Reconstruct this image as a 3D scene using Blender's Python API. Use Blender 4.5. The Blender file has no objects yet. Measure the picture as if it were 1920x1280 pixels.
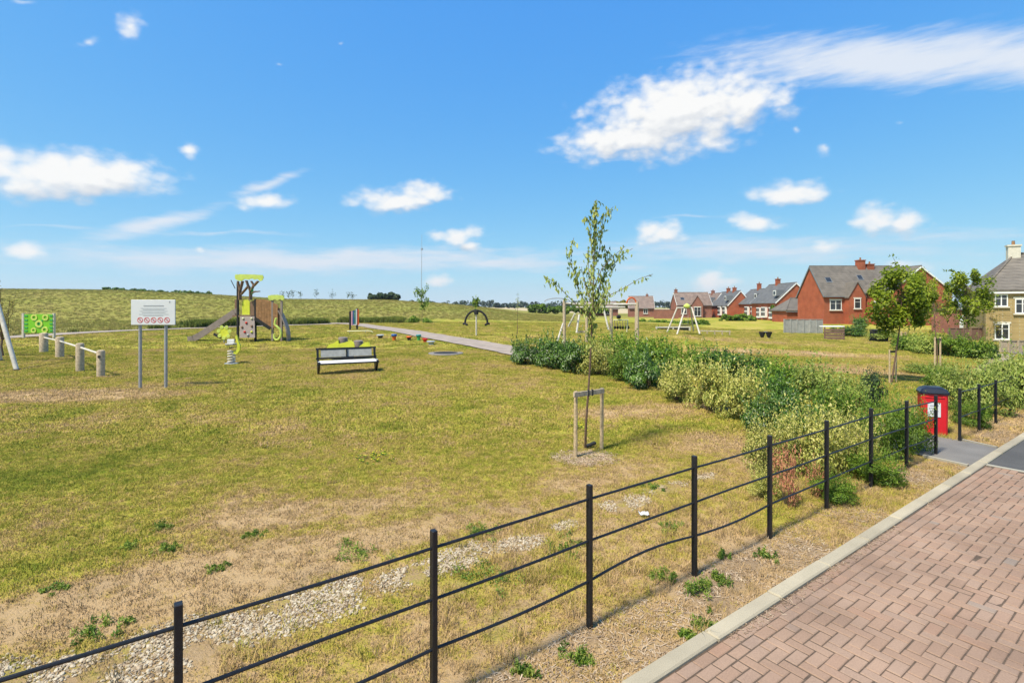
import bpy, bmesh, math, random
import numpy as np
from mathutils import Vector, Matrix

random.seed(7)
RNG = np.random.default_rng(7)
SC = bpy.context.scene
COL = SC.collection
R = math.radians

# ------------------------------------------------------------------ camera
H = 2.5            # eye height above the paving
F = 961.0          # focal length in photograph pixels (1920 wide)
HOR = 575.0        # horizon row of the photograph
cd = bpy.data.cameras.new('camera')
cam = bpy.data.objects.new('camera', cd); COL.objects.link(cam)
cam.location = (0, 0, H); cam.rotation_euler = (R(90), 0, 0)
cd.sensor_width = 36.0; cd.lens = 36.0 * F / 1920.0
cd.shift_y = -(640.0 - HOR) / 1920.0
cd.clip_start = 0.05; cd.clip_end = 20000
SC.camera = cam

# ------------------------------------------------------------------ light
SUN = Vector((-0.54, -0.46, 1.15)).normalized()
SUN_EL = math.asin(SUN.z); SUN_AZ = math.atan2(SUN.x, SUN.y)
ld = bpy.data.lights.new('sun', 'SUN'); ld.energy = 4.2; ld.angle = R(7.0); ld.color = (1.0, 0.925, 0.78)
sun = bpy.data.objects.new('sun', ld); COL.objects.link(sun)
sun.rotation_euler = SUN.to_track_quat('Z', 'Y').to_euler(); sun.location = (-30, -20, 50)

SC.view_settings.view_transform = 'Standard'
SC.view_settings.look = 'None'
EXPOSURE = 0.75
SC.view_settings.exposure = EXPOSURE
SC.view_settings.gamma = 1.0
SC.view_settings.use_curve_mapping = False

# ------------------------------------------------------------------ world: sky with fair weather clouds
SKY_STRENGTH = 0.12
SKY_GAIN = 2.0 ** (0.3 - EXPOSURE)      # the sky keeps its brightness in the picture
def build_world():
    w = bpy.data.worlds.new('World'); SC.world = w; w.use_nodes = True
    nt = w.node_tree; N = nt.nodes; L = nt.links
    for n in list(N): N.remove(n)
    def ae(px, py):
        dx = px - 960.0
        return math.atan2(dx, F), math.atan2(HOR - py, math.hypot(dx, F))
    # puffy clouds: px, py, half width px, half height px, tilt deg, weight
    puffs = [(250, 50, 62, 32, 30, .66), (155, 82, 54, 20, 6, .5), (120, 330, 190, 40, -1, 1.1), (10, 322, 60, 36, 0, .9), (225, 322, 80, 32, 0, .9), (354, 278, 27, 20, 0, .8),
             (490, 376, 60, 18, 2, .9), (750, 372, 84, 22, 3, 1.0), (792, 360, 70, 22, 0, .9), (700, 368, 56, 24, 0, .8), (858, 442, 58, 20, 3, .9), (880, 460, 30, 14, 0, .8),
             (822, 524, 30, 13, 0, .85), (62, 478, 58, 18, 0, .8), (100, 482, 42, 12, 0, .5), (375, 466, 20, 10, 0, .6),
             (1270, 212, 150, 62, 10, 1.15), (1190, 255, 140, 36, 8, 1.05), (1400, 192, 90, 34, 10, 1.0), (1330, 262, 66, 40, 0, .8), (1130, 250, 70, 34, 30, .8),
             (1482, 362, 84, 22, 2, .95), (1236, 438, 50, 26, 0, .95), (1418, 416, 58, 19, 2, .9), (1650, 408, 56, 30, 0, .95), (1700, 415, 48, 26, 0, .9),
             (1545, 462, 46, 18, 2, .8), (1335, 530, 46, 26, 4, .9), (1545, 282, 50, 20, -62, .5), (1492, 242, 24, 16, -60, .42), (1685, 230, 30, 12, 10, .3),
             (640, 84, 24, 12, 0, .26), (520, 125, 26, 12, 0, .24), (1470, 545, 60, 14, 0, .7), (1700, 505, 60, 22, 0, .8), (1800, 545, 70, 20, 0, .8),
             (40, 2, 60, 10, 0, .5)]
    # high thin streaks
    streaks = [(1690, 112, 320, 36, 2, 1.15), (1880, 108, 240, 36, 0, 1.1), (1520, 140, 200, 20, 6, .6), (600, 488, 520, 22, 0, .95), (930, 494, 250, 18, -1, .8),
               (290, 418, 110, 13, 15, 1.0), (500, 345, 90, 11, 18, .75), (420, 436, 330, 9, -1, .38), (1400, 470, 430, 34, 0, .7), (1760, 440, 330, 30, 0, .42), (1180, 500, 160, 26, 0, .42),
               (1300, 410, 160, 7, -1, .40), (90, 432, 260, 8, 0, .36), (1160, 300, 600, 10, 4, .16)]
    def conv(c):
        px, py, hw, hh, tilt, wt = c
        az, el = ae(px, py)
        a0, _ = ae(px - hw * 1.15, py); a1, _ = ae(px + hw * 1.15, py); _, e0 = ae(px, py + hh * 1.2); _, e1 = ae(px, py - hh * 1.2)
        q = ae(px + 20 * math.cos(R(tilt)), py - 20 * math.sin(R(tilt)))
        return (az, el, (a1 - a0) / 2, (e1 - e0) / 2, math.degrees(math.atan2(q[1] - el, q[0] - az)), wt)
    def field_group(name, items):
        g = bpy.data.node_groups.new(name, 'ShaderNodeTree')
        g.interface.new_socket('Vector', in_out='INPUT', socket_type='NodeSocketVector')
        g.interface.new_socket('Value', in_out='OUTPUT', socket_type='NodeSocketFloat')
        gi = g.nodes.new('NodeGroupInput'); go = g.nodes.new('NodeGroupOutput')
        prev = None
        for (az, el, rx, ry, tilt, wt) in items:
            m = g.nodes.new('ShaderNodeMapping'); m.vector_type = 'TEXTURE'
            m.inputs['Location'].default_value = (az, el, 0)
            m.inputs['Rotation'].default_value = (0, 0, R(tilt))
            m.inputs['Scale'].default_value = (rx, ry, 1)
            if prev is None: g.links.new(gi.outputs[0], m.inputs['Vector'])
            else:      # wait for the clouds before it, which keeps the shader's stack short
                wt_ = g.nodes.new('ShaderNodeVectorMath'); wt_.operation = 'MULTIPLY_ADD'; wt_.inputs[1].default_value = (1e-9, 1e-9, 1e-9)
                g.links.new(prev, wt_.inputs[0]); g.links.new(gi.outputs[0], wt_.inputs[2]); g.links.new(wt_.outputs[0], m.inputs['Vector'])
            ln = g.nodes.new('ShaderNodeVectorMath'); ln.operation = 'LENGTH'
            g.links.new(m.outputs[0], ln.inputs[0])
            s = g.nodes.new('ShaderNodeMath'); s.operation = 'MULTIPLY_ADD'      # wt - len*wt... weight sets the peak
            s.inputs[1].default_value = -0.8; s.inputs[2].default_value = wt
            g.links.new(ln.outputs['Value'], s.inputs[0])
            if prev is None: prev = s.outputs[0]
            else:
                mx = g.nodes.new('ShaderNodeMath'); mx.operation = 'SMOOTH_MAX'; mx.inputs[2].default_value = .12
                g.links.new(prev, mx.inputs[0]); g.links.new(s.outputs[0], mx.inputs[1]); prev = mx.outputs[0]
        g.links.new(prev, go.inputs[0])
        return g
    def nd(t, **k):
        n = N.new(t)
        for a, v in k.items(): setattr(n, a, v)
        return n
    def math_(op, a, b=None, c=None, clamp=False):
        n = nd('ShaderNodeMath', operation=op, use_clamp=clamp)
        for i, v in enumerate((a, b, c)):
            if v is None: continue
            if hasattr(v, 'is_linked'): L.new(v, n.inputs[i])
            else: n.inputs[i].default_value = v
        return n.outputs[0]
    tc = nd('ShaderNodeTexCoord'); sep = nd('ShaderNodeSeparateXYZ'); L.new(tc.outputs['Generated'], sep.inputs[0])
    az0 = math_('ARCTAN2', sep.outputs['X'], sep.outputs['Y'])
    az = az0
    el = math_('ARCSINE', sep.outputs['Z'])
    comb = nd('ShaderNodeCombineXYZ'); L.new(az, comb.inputs[0]); L.new(el, comb.inputs[1])
    # billow noise warps the chart
    def noise(vec, scale, detail, rough, out='Fac', lac=2.0):
        n = nd('ShaderNodeTexNoise'); n.inputs['Scale'].default_value = scale; n.inputs['Detail'].default_value = detail
        n.inputs['Roughness'].default_value = rough; n.inputs['Lacunarity'].default_value = lac
        L.new(vec, n.inputs['Vector']); return n.outputs[out]
    sc = nd('ShaderNodeVectorMath', operation='MULTIPLY'); sc.inputs[1].default_value = (1, 1.6, 1); L.new(comb.outputs[0], sc.inputs[0])
    def billow(vec):
        v = nd('ShaderNodeTexVoronoi', feature='F1'); v.inputs['Scale'].default_value = 28
        v.inputs['Detail'].default_value = 1; v.inputs['Roughness'].default_value = .5
        L.new(vec, v.inputs['Vector'])
        return math_('MULTIPLY_ADD', v.outputs['Distance'], -.34, math_('MULTIPLY_ADD', noise(vec, 22, 6, .58), .85, .20))
    nb = billow(sc.outputs[0])
    nw = noise(sc.outputs[0], 9, 3, .5, 'Color')
    wv = nd('ShaderNodeVectorMath', operation='SUBTRACT'); L.new(nw, wv.inputs[0]); wv.inputs[1].default_value = (.5, .5, .5)
    ws = nd('ShaderNodeVectorMath', operation='SCALE'); ws.inputs['Scale'].default_value = .03; L.new(wv.outputs[0], ws.inputs[0])
    wa = nd('ShaderNodeVectorMath', operation='ADD'); L.new(comb.outputs[0], wa.inputs[0]); L.new(ws.outputs[0], wa.inputs[1])
    def group(g, vec):
        n = nd('ShaderNodeGroup'); n.node_tree = g; L.new(vec, n.inputs[0]); return n.outputs[0]
    sky = nd('ShaderNodeTexSky'); sky.sky_type = 'NISHITA'; sky.sun_disc = False
    sky.sun_elevation = SUN_EL; sky.sun_rotation = SUN_AZ % (2 * math.pi)
    sky.altitude = 60; sky.air_density = 0.6; sky.dust_density = 0.3; sky.ozone_density = 4.0
    # the photograph's colour response: a power and a gain for each channel of the sky
    sr = nd('ShaderNodeSeparateColor'); L.new(sky.outputs[0], sr.inputs[0]); hs = nd('ShaderNodeCombineColor')
    for ch, (gain, po) in enumerate(((.98, 1.0), (.84, .52), (.79, .08))):
        L.new(math_('MULTIPLY', math_('POWER', math_('MULTIPLY', sr.outputs[ch], .12), po), gain * SKY_GAIN / SKY_STRENGTH), hs.inputs[ch])
    def mixc(f, a, b):
        n = nd('ShaderNodeMix', data_type='RGBA'); L.new(f, n.inputs['Factor'])
        for s, v in ((6, a), (7, b)):
            if hasattr(v, 'is_linked'): L.new(v, n.inputs[s])
            else: n.inputs[s].default_value = (*v, 1)
        return n.outputs[2]
    k = SKY_GAIN / SKY_STRENGTH
    def front(side):
        keep = [c for c in puffs if (c[0] - 2 * c[2] < 1000 if side == 'left' else c[0] + 2 * c[2] > 920)]
        keep_s = [c for c in streaks if (c[0] - 2 * c[2] < 1000 if side == 'left' else c[0] + 2 * c[2] > 920)]
        gp = field_group('cloud_puffs', [conv(c) for c in keep]); gs = field_group('cloud_streaks', [conv(c) for c in keep_s])
        D = group(gp, wa.outputs[0])
        up = nd('ShaderNodeVectorMath', operation='ADD'); L.new(wa.outputs[0], up.inputs[0]); up.inputs[1].default_value = (-.008, .026, 0)
        D2 = group(gp, up.outputs[0])
        sc2 = nd('ShaderNodeVectorMath', operation='ADD'); L.new(sc.outputs[0], sc2.inputs[0]); sc2.inputs[1].default_value = (-.006, .015, 0)
        nb2 = billow(sc2.outputs[0])
        fade = math_('MULTIPLY_ADD', D, 1.7, .62, True)          # no crumbs away from the clouds
        dn = math_('MULTIPLY_ADD', math_('MULTIPLY', math_('SUBTRACT', nb, .42), fade), 1.15, D)
        dn2 = math_('MULTIPLY_ADD', math_('SUBTRACT', nb2, .42), 1.15, D2)
        mr = nd('ShaderNodeMapRange', interpolation_type='SMOOTHSTEP'); L.new(dn, mr.inputs['Value'])
        mr.inputs['From Min'].default_value = .04; mr.inputs['From Max'].default_value = .74
        alpha = mr.outputs[0]
        # light: less cloud towards the sun (up) is brighter
        lit = math_('MULTIPLY_ADD', math_('SUBTRACT', dn, dn2), 1.25, .74, True)
        # streaks
        sc3 = nd('ShaderNodeVectorMath', operation='MULTIPLY'); sc3.inputs[1].default_value = (1, 6, 1); L.new(comb.outputs[0], sc3.inputs[0])
        ns = noise(sc3.outputs[0], 14, 7, .6)
        S = group(gs, wa.outputs[0])
        ds = math_('MULTIPLY_ADD', math_('SUBTRACT', ns, .5), 1.1, S)
        mr2 = nd('ShaderNodeMapRange', interpolation_type='SMOOTHSTEP'); L.new(ds, mr2.inputs['Value'])
        mr2.inputs['From Min'].default_value = -.08; mr2.inputs['From Max'].default_value = .95; mr2.inputs['To Max'].default_value = .92
        cs = mixc(mr2.outputs[0], hs.outputs[0], (.66 * k, .70 * k, .76 * k))
        cc = mixc(lit, (.50 * k, .54 * k, .60 * k), (.80 * k, .80 * k, .79 * k))
        fin = mixc(alpha, cs, cc)
        bg = nd('ShaderNodeBackground'); bg.inputs['Strength'].default_value = SKY_STRENGTH; L.new(fin, bg.inputs['Color'])
        return bg.outputs[0]
    # round the rest of the sky the same fair weather clouds go on, strewn by noise
    ab = math_('ABSOLUTE', az)
    pl = nd('ShaderNodeVectorMath', operation='DIVIDE'); L.new(tc.outputs['Generated'], pl.inputs[0])
    zz = nd('ShaderNodeCombineXYZ'); zc = math_('MAXIMUM', sep.outputs['Z'], .06)
    for i_ in range(3): L.new(zc, zz.inputs[i_])
    L.new(zz.outputs[0], pl.inputs[1])
    nf = noise(pl.outputs[0], .9, 6, .58)
    out_f = math_('MAXIMUM', math_('MULTIPLY', math_('SUBTRACT', ab, R(50)), 6), math_('MULTIPLY', math_('SUBTRACT', el, R(36)), 6), clamp=True)
    mr3 = nd('ShaderNodeMapRange', interpolation_type='SMOOTHSTEP'); L.new(nf, mr3.inputs['Value']); mr3.inputs['From Min'].default_value = .56; mr3.inputs['From Max'].default_value = .70
    fin2 = mixc(math_('MULTIPLY', mr3.outputs[0], out_f), hs.outputs[0], (.74 * k, .75 * k, .77 * k))
    bg2 = nd('ShaderNodeBackground'); bg2.inputs['Strength'].default_value = SKY_STRENGTH; L.new(fin2, bg2.inputs['Color'])
    inside = math_('MULTIPLY', math_('LESS_THAN', ab, R(50)), math_('LESS_THAN', el, R(36)))
    inside = math_('MULTIPLY', inside, math_('GREATER_THAN', el, R(-1)))
    lr = nd('ShaderNodeMixShader'); L.new(math_('GREATER_THAN', az, 0.0), lr.inputs[0]); L.new(front('left'), lr.inputs[1]); L.new(front('right'), lr.inputs[2])
    ms = nd('ShaderNodeMixShader'); L.new(inside, ms.inputs[0]); L.new(bg2.outputs[0], ms.inputs[1]); L.new(lr.outputs[0], ms.inputs[2])
    out = nd('ShaderNodeOutputWorld'); L.new(ms.outputs[0], out.inputs['Surface'])
    w.cycles.sampling_method = 'MANUAL'; w.cycles.sample_map_resolution = 256
build_world()

# ================================================================== helpers
def sstep(a, b, x):
    t = np.clip((np.asarray(x, float) - a) / (b - a), 0, 1); return t * t * (3 - 2 * t)
_PERM = np.random.default_rng(11).random((256, 256))
def vnoise(x, y):
    xi = np.floor(x).astype(int); yi = np.floor(y).astype(int)
    fx = x - xi; fy = y - yi; fx = fx * fx * (3 - 2 * fx); fy = fy * fy * (3 - 2 * fy)
    a = _PERM[xi & 255, yi & 255]; b = _PERM[(xi + 1) & 255, yi & 255]
    c = _PERM[xi & 255, (yi + 1) & 255]; d = _PERM[(xi + 1) & 255, (yi + 1) & 255]
    return (a * (1 - fx) + b * fx) * (1 - fy) + (c * (1 - fx) + d * fx) * fy
def fbm(x, y, o=4):
    s = 0; a = .5; t = 0
    for i in range(o):
        s = s + a * vnoise(x * 2 ** i + 17.3 * i, y * 2 ** i + 5.1 * i); t += a; a *= .5
    return s / t

# ---- lay of the land
_EX = np.array([-3000, -1500, -400, 0, 200, 400, 540, 640, 720, 800, 860, 910, 980, 1100, 4000.])
_EY = np.array([30, 34, 34, 32.5, 31, 22, 13.5, 13, 12.5, 8, 3, -2, -13, -22, -22.])
def land(x, y):
    x = np.asarray(x, float); y = np.asarray(y, float)
    yy = np.maximum(y, 1.0)
    z = 0.6 * sstep(8, 40, y) * (1 - sstep(-2, 12, x - .25 * y))
    z = z - 0.55 * sstep(14, 34, x) * sstep(12, 26, y) * (1 - sstep(52, 72, y))
    # grassy bank behind the path on the left
    pxa = 960 + F * x / yy
    e = np.interp(pxa, _EX, _EY)
    crest = H + e * 118.0 / F
    t = sstep(56, 118, y)
    zb = z * (1 - t) + crest * t
    zb = zb - 3.0 * sstep(125, 260, y) * sstep(900, 700, pxa) - 0.012 * np.maximum(y - 120, 0) * (pxa < 900) * 0
    w = sstep(0, 1, (pxa < 2600) * 1.0)
    z = np.where(y > 40, zb, z)
    # far fields stay just under eye level
    z = np.where(y > 300, np.minimum(z, H - 1.0), z)
    return z
_xs = [0.0]; s_ = .16
while _xs[-1] < 2500:
    _xs.append(_xs[-1] + s_)
    if _xs[-1] > 11: s_ *= 1.075
XS = np.array(sorted([-v for v in _xs[1:]] + _xs))
_ys = [-14.0]; s_ = .8
while _ys[-1] < 2600:
    _ys.append(_ys[-1] + s_)
    yv = _ys[-1]
    s_ = .8 if yv < 1 else (.14 if yv < 13 else s_ * 1.035)
YS = np.array(_ys)
GX, GY = np.meshgrid(XS, YS)
GZ = land(GX, GY)
_near = np.exp(-np.maximum(GY - 6, 0) / 14)
GZ = GZ + _near * .03 * (fbm(GX * 2.3, GY * 2.3, 3) - .5) + (1 - _near) * .10 * (fbm(GX * .25, GY * .25, 3) - .5) * sstep(20, 40, GY)
def gz(x, y):
    x = np.asarray(x, float); y = np.asarray(y, float)
    i = np.clip(np.searchsorted(XS, x) - 1, 0, len(XS) - 2); j = np.clip(np.searchsorted(YS, y) - 1, 0, len(YS) - 2)
    u = (x - XS[i]) / (XS[i + 1] - XS[i]); v = (y - YS[j]) / (YS[j + 1] - YS[j])
    return GZ[j, i] * (1 - u) * (1 - v) + GZ[j, i + 1] * u * (1 - v) + GZ[j + 1, i] * (1 - u) * v + GZ[j + 1, i + 1] * u * v
def G(px, py):
    """the point of the ground seen at a pixel of the photograph"""
    d = F * H / max(py - HOR, 4)
    for _ in range(60):
        z = float(gz((px - 960) / F * d, d))
        dn = F * (H - z) / max(py - HOR, 2)
        d = d * .6 + min(dn, 900) * .4
    return Vector(((px - 960) / F * d, d, float(gz((px - 960) / F * d, d))))
def P(px, py, d):
    return Vector(((px - 960) / F * d, d, H + (HOR - py) / F * d))

class MB:
    def __init__(s): s.v = []; s.f = []; s.m = []; s.mi = 0
    def add(s, vs, fs):
        o = len(s.v); s.v += [tuple(v) for v in vs]; s.f += [tuple(i + o for i in f) for f in fs]; s.m += [s.mi] * len(fs); return s
    def box(s, c, d, M=None, bev=0):
        x, y, z = d[0] / 2, d[1] / 2, d[2] / 2
        if bev:
            b = min(bev, x * .9, y * .9, z * .9)
            bm = bmesh.new(); bmesh.ops.create_cube(bm, size=1)
            for v in bm.verts: v.co = Vector((v.co.x * d[0], v.co.y * d[1], v.co.z * d[2]))
            bmesh.ops.bevel(bm, geom=bm.edges[:], offset=b, segments=1, affect='EDGES')
            bm.verts.index_update()
            vs = [v.co.copy() for v in bm.verts]; fs = [[v.index for v in f.verts] for f in bm.faces]; bm.free()
        else:
            vs = [Vector((a * x, b * y, e * z)) for a in (-1, 1) for b in (-1, 1) for e in (-1, 1)]
            fs = [(0, 1, 3, 2), (4, 6, 7, 5), (0, 4, 5, 1), (2, 3, 7, 6), (0, 2, 6, 4), (1, 5, 7, 3)]
        vs = [((M @ v) if M is not None else v) + Vector(c) for v in vs]
        return s.add(vs, fs)
    def bar(s, a, b, w, h, up=(0, 0, 1), bev=0):
        a, b = Vector(a), Vector(b); x = b - a; L = x.length; x.normalize()
        u = Vector(up); y = u.cross(x)
        if y.length < 1e-4: y = Vector((0, 1, 0)).cross(x)
        y.normalize(); z = x.cross(y)
        M = Matrix((x, y, z)).transposed()
        return s.box((a + b) / 2, (L, w, h), M, bev)
    def tube(s, pts, r, n=8, cap=True):
        pts = [Vector(p) for p in pts]; k = len(pts)
        rs = r if isinstance(r, (list, tuple)) else [r] * k
        o = []; fs = []; ref = None
        for i, p in enumerate(pts):
            t = (pts[min(i + 1, k - 1)] - pts[max(i - 1, 0)]).normalized()
            if ref is None: ref = t.orthogonal().normalized()
            else:
                ref = ref - t * ref.dot(t)
                ref = ref.normalized() if ref.length > 1e-5 else t.orthogonal().normalized()
            q = t.cross(ref)
            for j in range(n):
                a = 2 * math.pi * j / n; o.append(p + (ref * math.cos(a) + q * math.sin(a)) * rs[i])
        for i in range(k - 1):
            for j in range(n):
                fs.append((i * n + j, i * n + (j + 1) % n, (i + 1) * n + (j + 1) % n, (i + 1) * n + j))
        if cap: fs += [tuple(range(n - 1, -1, -1)), tuple(range((k - 1) * n, k * n))]
        return s.add(o, fs)
    def prism(s, poly, off):
        """polygon of 3D points extruded by a vector"""
        poly = [Vector(p) for p in poly]; n = len(poly); off = Vector(off)
        vs = poly + [p + off for p in poly]
        fs = [tuple(range(n)), tuple(range(2 * n - 1, n - 1, -1))] + [(i, i + n, (i + 1) % n + n, (i + 1) % n) for i in range(n)]
        return s.add(vs, fs)
    def lathe(s, prof, c, n=16, M=None):
        c = Vector(c); vs = []; fs = []; k = len(prof)
        for (r, z) in prof:
            for j in range(n):
                a = 2 * math.pi * j / n; v = Vector((r * math.cos(a), r * math.sin(a), z))
                vs.append((M @ v if M is not None else v) + c)
        for i in range(k - 1):
            for j in range(n): fs.append((i * n + j, i * n + (j + 1) % n, (i + 1) * n + (j + 1) % n, (i + 1) * n + j))
        fs += [tuple(range(n - 1, -1, -1)), tuple(range((k - 1) * n, k * n))]
        return s.add(vs, fs)
    def mesh(s, name, mats, smooth=False):
        me = bpy.data.meshes.new(name); me.from_pydata([tuple(v) for v in s.v], [], s.f)
        for m in (mats if isinstance(mats, (list, tuple)) else [mats]): me.materials.append(m)
        me.polygons.foreach_set('material_index', s.m)
        bm = bmesh.new(); bm.from_mesh(me); bmesh.ops.recalc_face_normals(bm, faces=bm.faces[:]); bm.to_mesh(me); bm.free()
        if smooth:
            me.polygons.foreach_set('use_smooth', [True] * len(me.polygons))
            try: me.set_sharp_from_angle(angle=R(40))
            except Exception: pass
        me.update(); return me
    def build(s, name, mats, parent=None, smooth=False):
        o = bpy.data.objects.new(name, s.mesh(name, mats, smooth)); COL.objects.link(o)
        if parent is not None: attach(o, parent)
        return o
WLOC = {}
def wpos(o): return WLOC.get(o.name, Vector((0, 0, 0)))
def attach(o, parent):
    """parent keeping world coordinates (things stand upright, so only the origin counts)"""
    o.parent = parent
    o.location = o.location - wpos(parent); WLOC[o.name] = wpos(parent) + o.location
def tag(o, label=None, cat=None, group=None, kind=None):
    if label: o['label'] = label
    if cat: o['category'] = cat
    if group: o['group'] = group
    if kind: o['kind'] = kind
    return o
def thing(name, loc, label, cat, group=None):
    o = bpy.data.objects.new(name, None); COL.objects.link(o); o.location = loc; o.empty_display_size = .2
    WLOC[o.name] = Vector(loc); return tag(o, label, cat, group)
def link_copy(src, parent, name=None):
    c = src.copy(); COL.objects.link(c); c.parent = parent
    return c

# ================================================================== materials
def newmat(name):
    m = bpy.data.materials.new(name); m.use_nodes = True
    nt = m.node_tree; b = nt.nodes['Principled BSDF']; return m, nt, b
def mat(name, col, rough=.7, var=.15, scale=6.0, bump=.0, bscale=None, metal=0.0, rnd=0.0, spec=.3, coord='Object', detail=5, coat=0, col2=None):
    """plain procedural material: noise-mottled colour, roughness variation and a little relief"""
    m, nt, b = newmat(name); N, L = nt.nodes, nt.links
    tc = N.new('ShaderNodeTexCoord')
    n = N.new('ShaderNodeTexNoise'); n.inputs['Scale'].default_value = scale; n.inputs['Detail'].default_value = detail; n.inputs['Roughness'].default_value = .62
    L.new(tc.outputs[coord], n.inputs['Vector'])
    mx = N.new('ShaderNodeMix'); mx.data_type = 'RGBA'
    c2 = col2 or tuple(min(1, c * (1 + var)) for c in col); c1 = tuple(c * (1 - var) for c in col) if col2 is None else col
    mp = N.new('ShaderNodeMapRange'); mp.inputs['From Min'].default_value = .3; mp.inputs['From Max'].default_value = .7
    L.new(n.outputs['Fac'], mp.inputs['Value']); L.new(mp.outputs[0], mx.inputs['Factor'])
    mx.inputs[6].default_value = (*c1, 1); mx.inputs[7].default_value = (*c2, 1)
    out = mx.outputs[2]
    if rnd:
        oi = N.new('ShaderNodeObjectInfo'); hs = N.new('ShaderNodeHueSaturation')
        mr = N.new('ShaderNodeMapRange'); mr.inputs['To Min'].default_value = 1 - rnd; mr.inputs['To Max'].default_value = 1 + rnd
        L.new(oi.outputs['Random'], mr.inputs['Value']); L.new(mr.outputs[0], hs.inputs['Value']); L.new(out, hs.inputs['Color']); out = hs.outputs[0]
    L.new(out, b.inputs['Base Color'])
    b.inputs['Roughness'].default_value = rough; b.inputs['Metallic'].default_value = metal; b.inputs['Specular IOR Level'].default_value = spec
    if coat: b.inputs['Coat Weight'].default_value = coat
    if bump:
        nb = N.new('ShaderNodeTexNoise'); nb.inputs['Scale'].default_value = bscale or scale * 6; nb.inputs['Detail'].default_value = 4
        L.new(tc.outputs[coord], nb.inputs['Vector'])
        bp = N.new('ShaderNodeBump'); bp.inputs['Strength'].default_value = bump; bp.inputs['Distance'].default_value = .01
        L.new(nb.outputs['Fac'], bp.inputs['Height']); L.new(bp.outputs[0], b.inputs['Normal'])
    return m
def leafmat(name, cols, trans=.35, rough=.5, spec=.3):
    """leaf material: face attribute 'tint' picks from a ramp; light also passes through the blade"""
    m, nt, b = newmat(name); N, L = nt.nodes, nt.links
    at = N.new('ShaderNodeAttribute'); at.attribute_name = 'tint'
    rp = N.new('ShaderNodeValToRGB'); e = rp.color_ramp.elements
    while len(e) < len(cols): e.new(.5)
    for i, c in enumerate(cols): e[i].position = i / (len(cols) - 1); e[i].color = (*c, 1)
    oi = N.new('ShaderNodeObjectInfo'); hs = N.new('ShaderNodeHueSaturation')
    mr = N.new('ShaderNodeMapRange'); mr.inputs['To Min'].default_value = .85; mr.inputs['To Max'].default_value = 1.15
    L.new(oi.outputs['Random'], mr.inputs['Value']); L.new(mr.outputs[0], hs.inputs['Value'])
    L.new(at.outputs['Fac'], rp.inputs[0]); L.new(rp.outputs[0], hs.inputs['Color'])
    L.new(hs.outputs[0], b.inputs['Base Color']); b.inputs['Roughness'].default_value = rough; b.inputs['Specular IOR Level'].default_value = spec
    ge = N.new('ShaderNodeNewGeometry'); sca = N.new('ShaderNodeVectorMath'); sca.operation = 'MULTIPLY_ADD'; sca.inputs[1].default_value = (.8, .8, .8); sca.inputs[2].default_value = (-.1, -.15, .55)
    L.new(ge.outputs['Normal'], sca.inputs[0]); nm = N.new('ShaderNodeVectorMath'); nm.operation = 'NORMALIZE'; L.new(sca.outputs[0], nm.inputs[0]); L.new(nm.outputs[0], b.inputs['Normal'])
    tr = N.new('ShaderNodeBsdfTranslucent'); L.new(hs.outputs[0], tr.inputs['Color'])
    mx = N.new('ShaderNodeMixShader'); mx.inputs[0].default_value = trans
    L.new(b.outputs[0], mx.inputs[1]); L.new(tr.outputs[0], mx.inputs[2])
    L.new(mx.outputs[0], N['Material Output'].inputs['Surface'])
    return m

M = {}
M['black'] = mat('black_paint', (.012, .012, .014), .42, .3, 30, .15, 90, spec=.4)
M['galv'] = mat('galvanised_steel', (.33, .33, .33), .5, .2, 18, .1, 60, metal=.3)
M['steel_white'] = mat('pale_metal_pole', (.52, .475, .40), .6, .18, 8, .1, 60)
M['timber'] = mat('weathered_timber', (.42, .33, .225), .85, .35, 14, .5, 60, rnd=.12)
M['stake'] = mat('stake_timber', (.47, .35, .205), .85, .35, 22, .5, 80, rnd=.12)
M['brownpanel'] = mat('brown_board', (.20, .12, .075), .6, .25, 6, .2, 60)
M['orangebrown'] = mat('orange_brown_board', (.27, .14, .06), .6, .3, 7, .2, 60)
M['greybrown'] = mat('grey_brown_plastic', (.24, .19, .165), .45, .15, 5, .1, 60)
M['lime'] = mat('lime_plastic', (.50, .58, .12), .5, .16, 4, .05, 60)
M['yellow'] = mat('yellow_plastic', (.58, .60, .05), .5, .16, 4, .05, 60)
M['green_p'] = mat('green_plastic', (.17, .46, .02), .4, .1, 4, .05, 60)
M['white_p'] = mat('white_panel', (.60, .61, .62), .35, .03, 4, 0)
M['ink'] = mat('grey_print', (.30, .31, .33), .6, .1, 40)
M['red_p'] = mat('red_print', (.55, .06, .06), .5, .1, 30)
M['red_bin'] = mat('red_plastic', (.56, .012, .02), .32, .1, 5, .05, 40, spec=.45)
M['bin_lid'] = mat('dark_blue_lid', (.012, .015, .026), .3, .2, 6, .05, 40, spec=.5)
M['benchgrey'] = mat('pale_bench_board', (.62, .61, .58), .5, .12, 9, .15, 60)
M['benchback'] = mat('grey_bench_board', (.33, .32, .29), .6, .15, 9, .15, 60)
M['rubber'] = mat('rubber', (.02, .02, .02), .8, .3, 10, .3, 60)
M['safety'] = mat('rubber_tiles', (.20, .18, .16), .9, .2, 10, .3, 50)
M['bark'] = mat('bark', (.16, .10, .065), .9, .35, 30, .6, 90)
M['twig'] = mat('twig', (.12, .085, .05), .9, .3, 20)
for k_, c_ in dict(orange=(.62, .11, .02), red=(.55, .03, .02), pink=(.62, .30, .42), blue=(.03, .09, .26), teal=(.03, .22, .20), green=(.05, .32, .08), grey=(.36, .38, .40), paleyellow=(.6, .58, .35)).items():
    M[k_] = mat(k_ + '_paint', c_, .4, .08, 5)
M['glass'] = mat('window_glass', (.03, .035, .04), .08, .2, 1.5, spec=.6)
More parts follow.
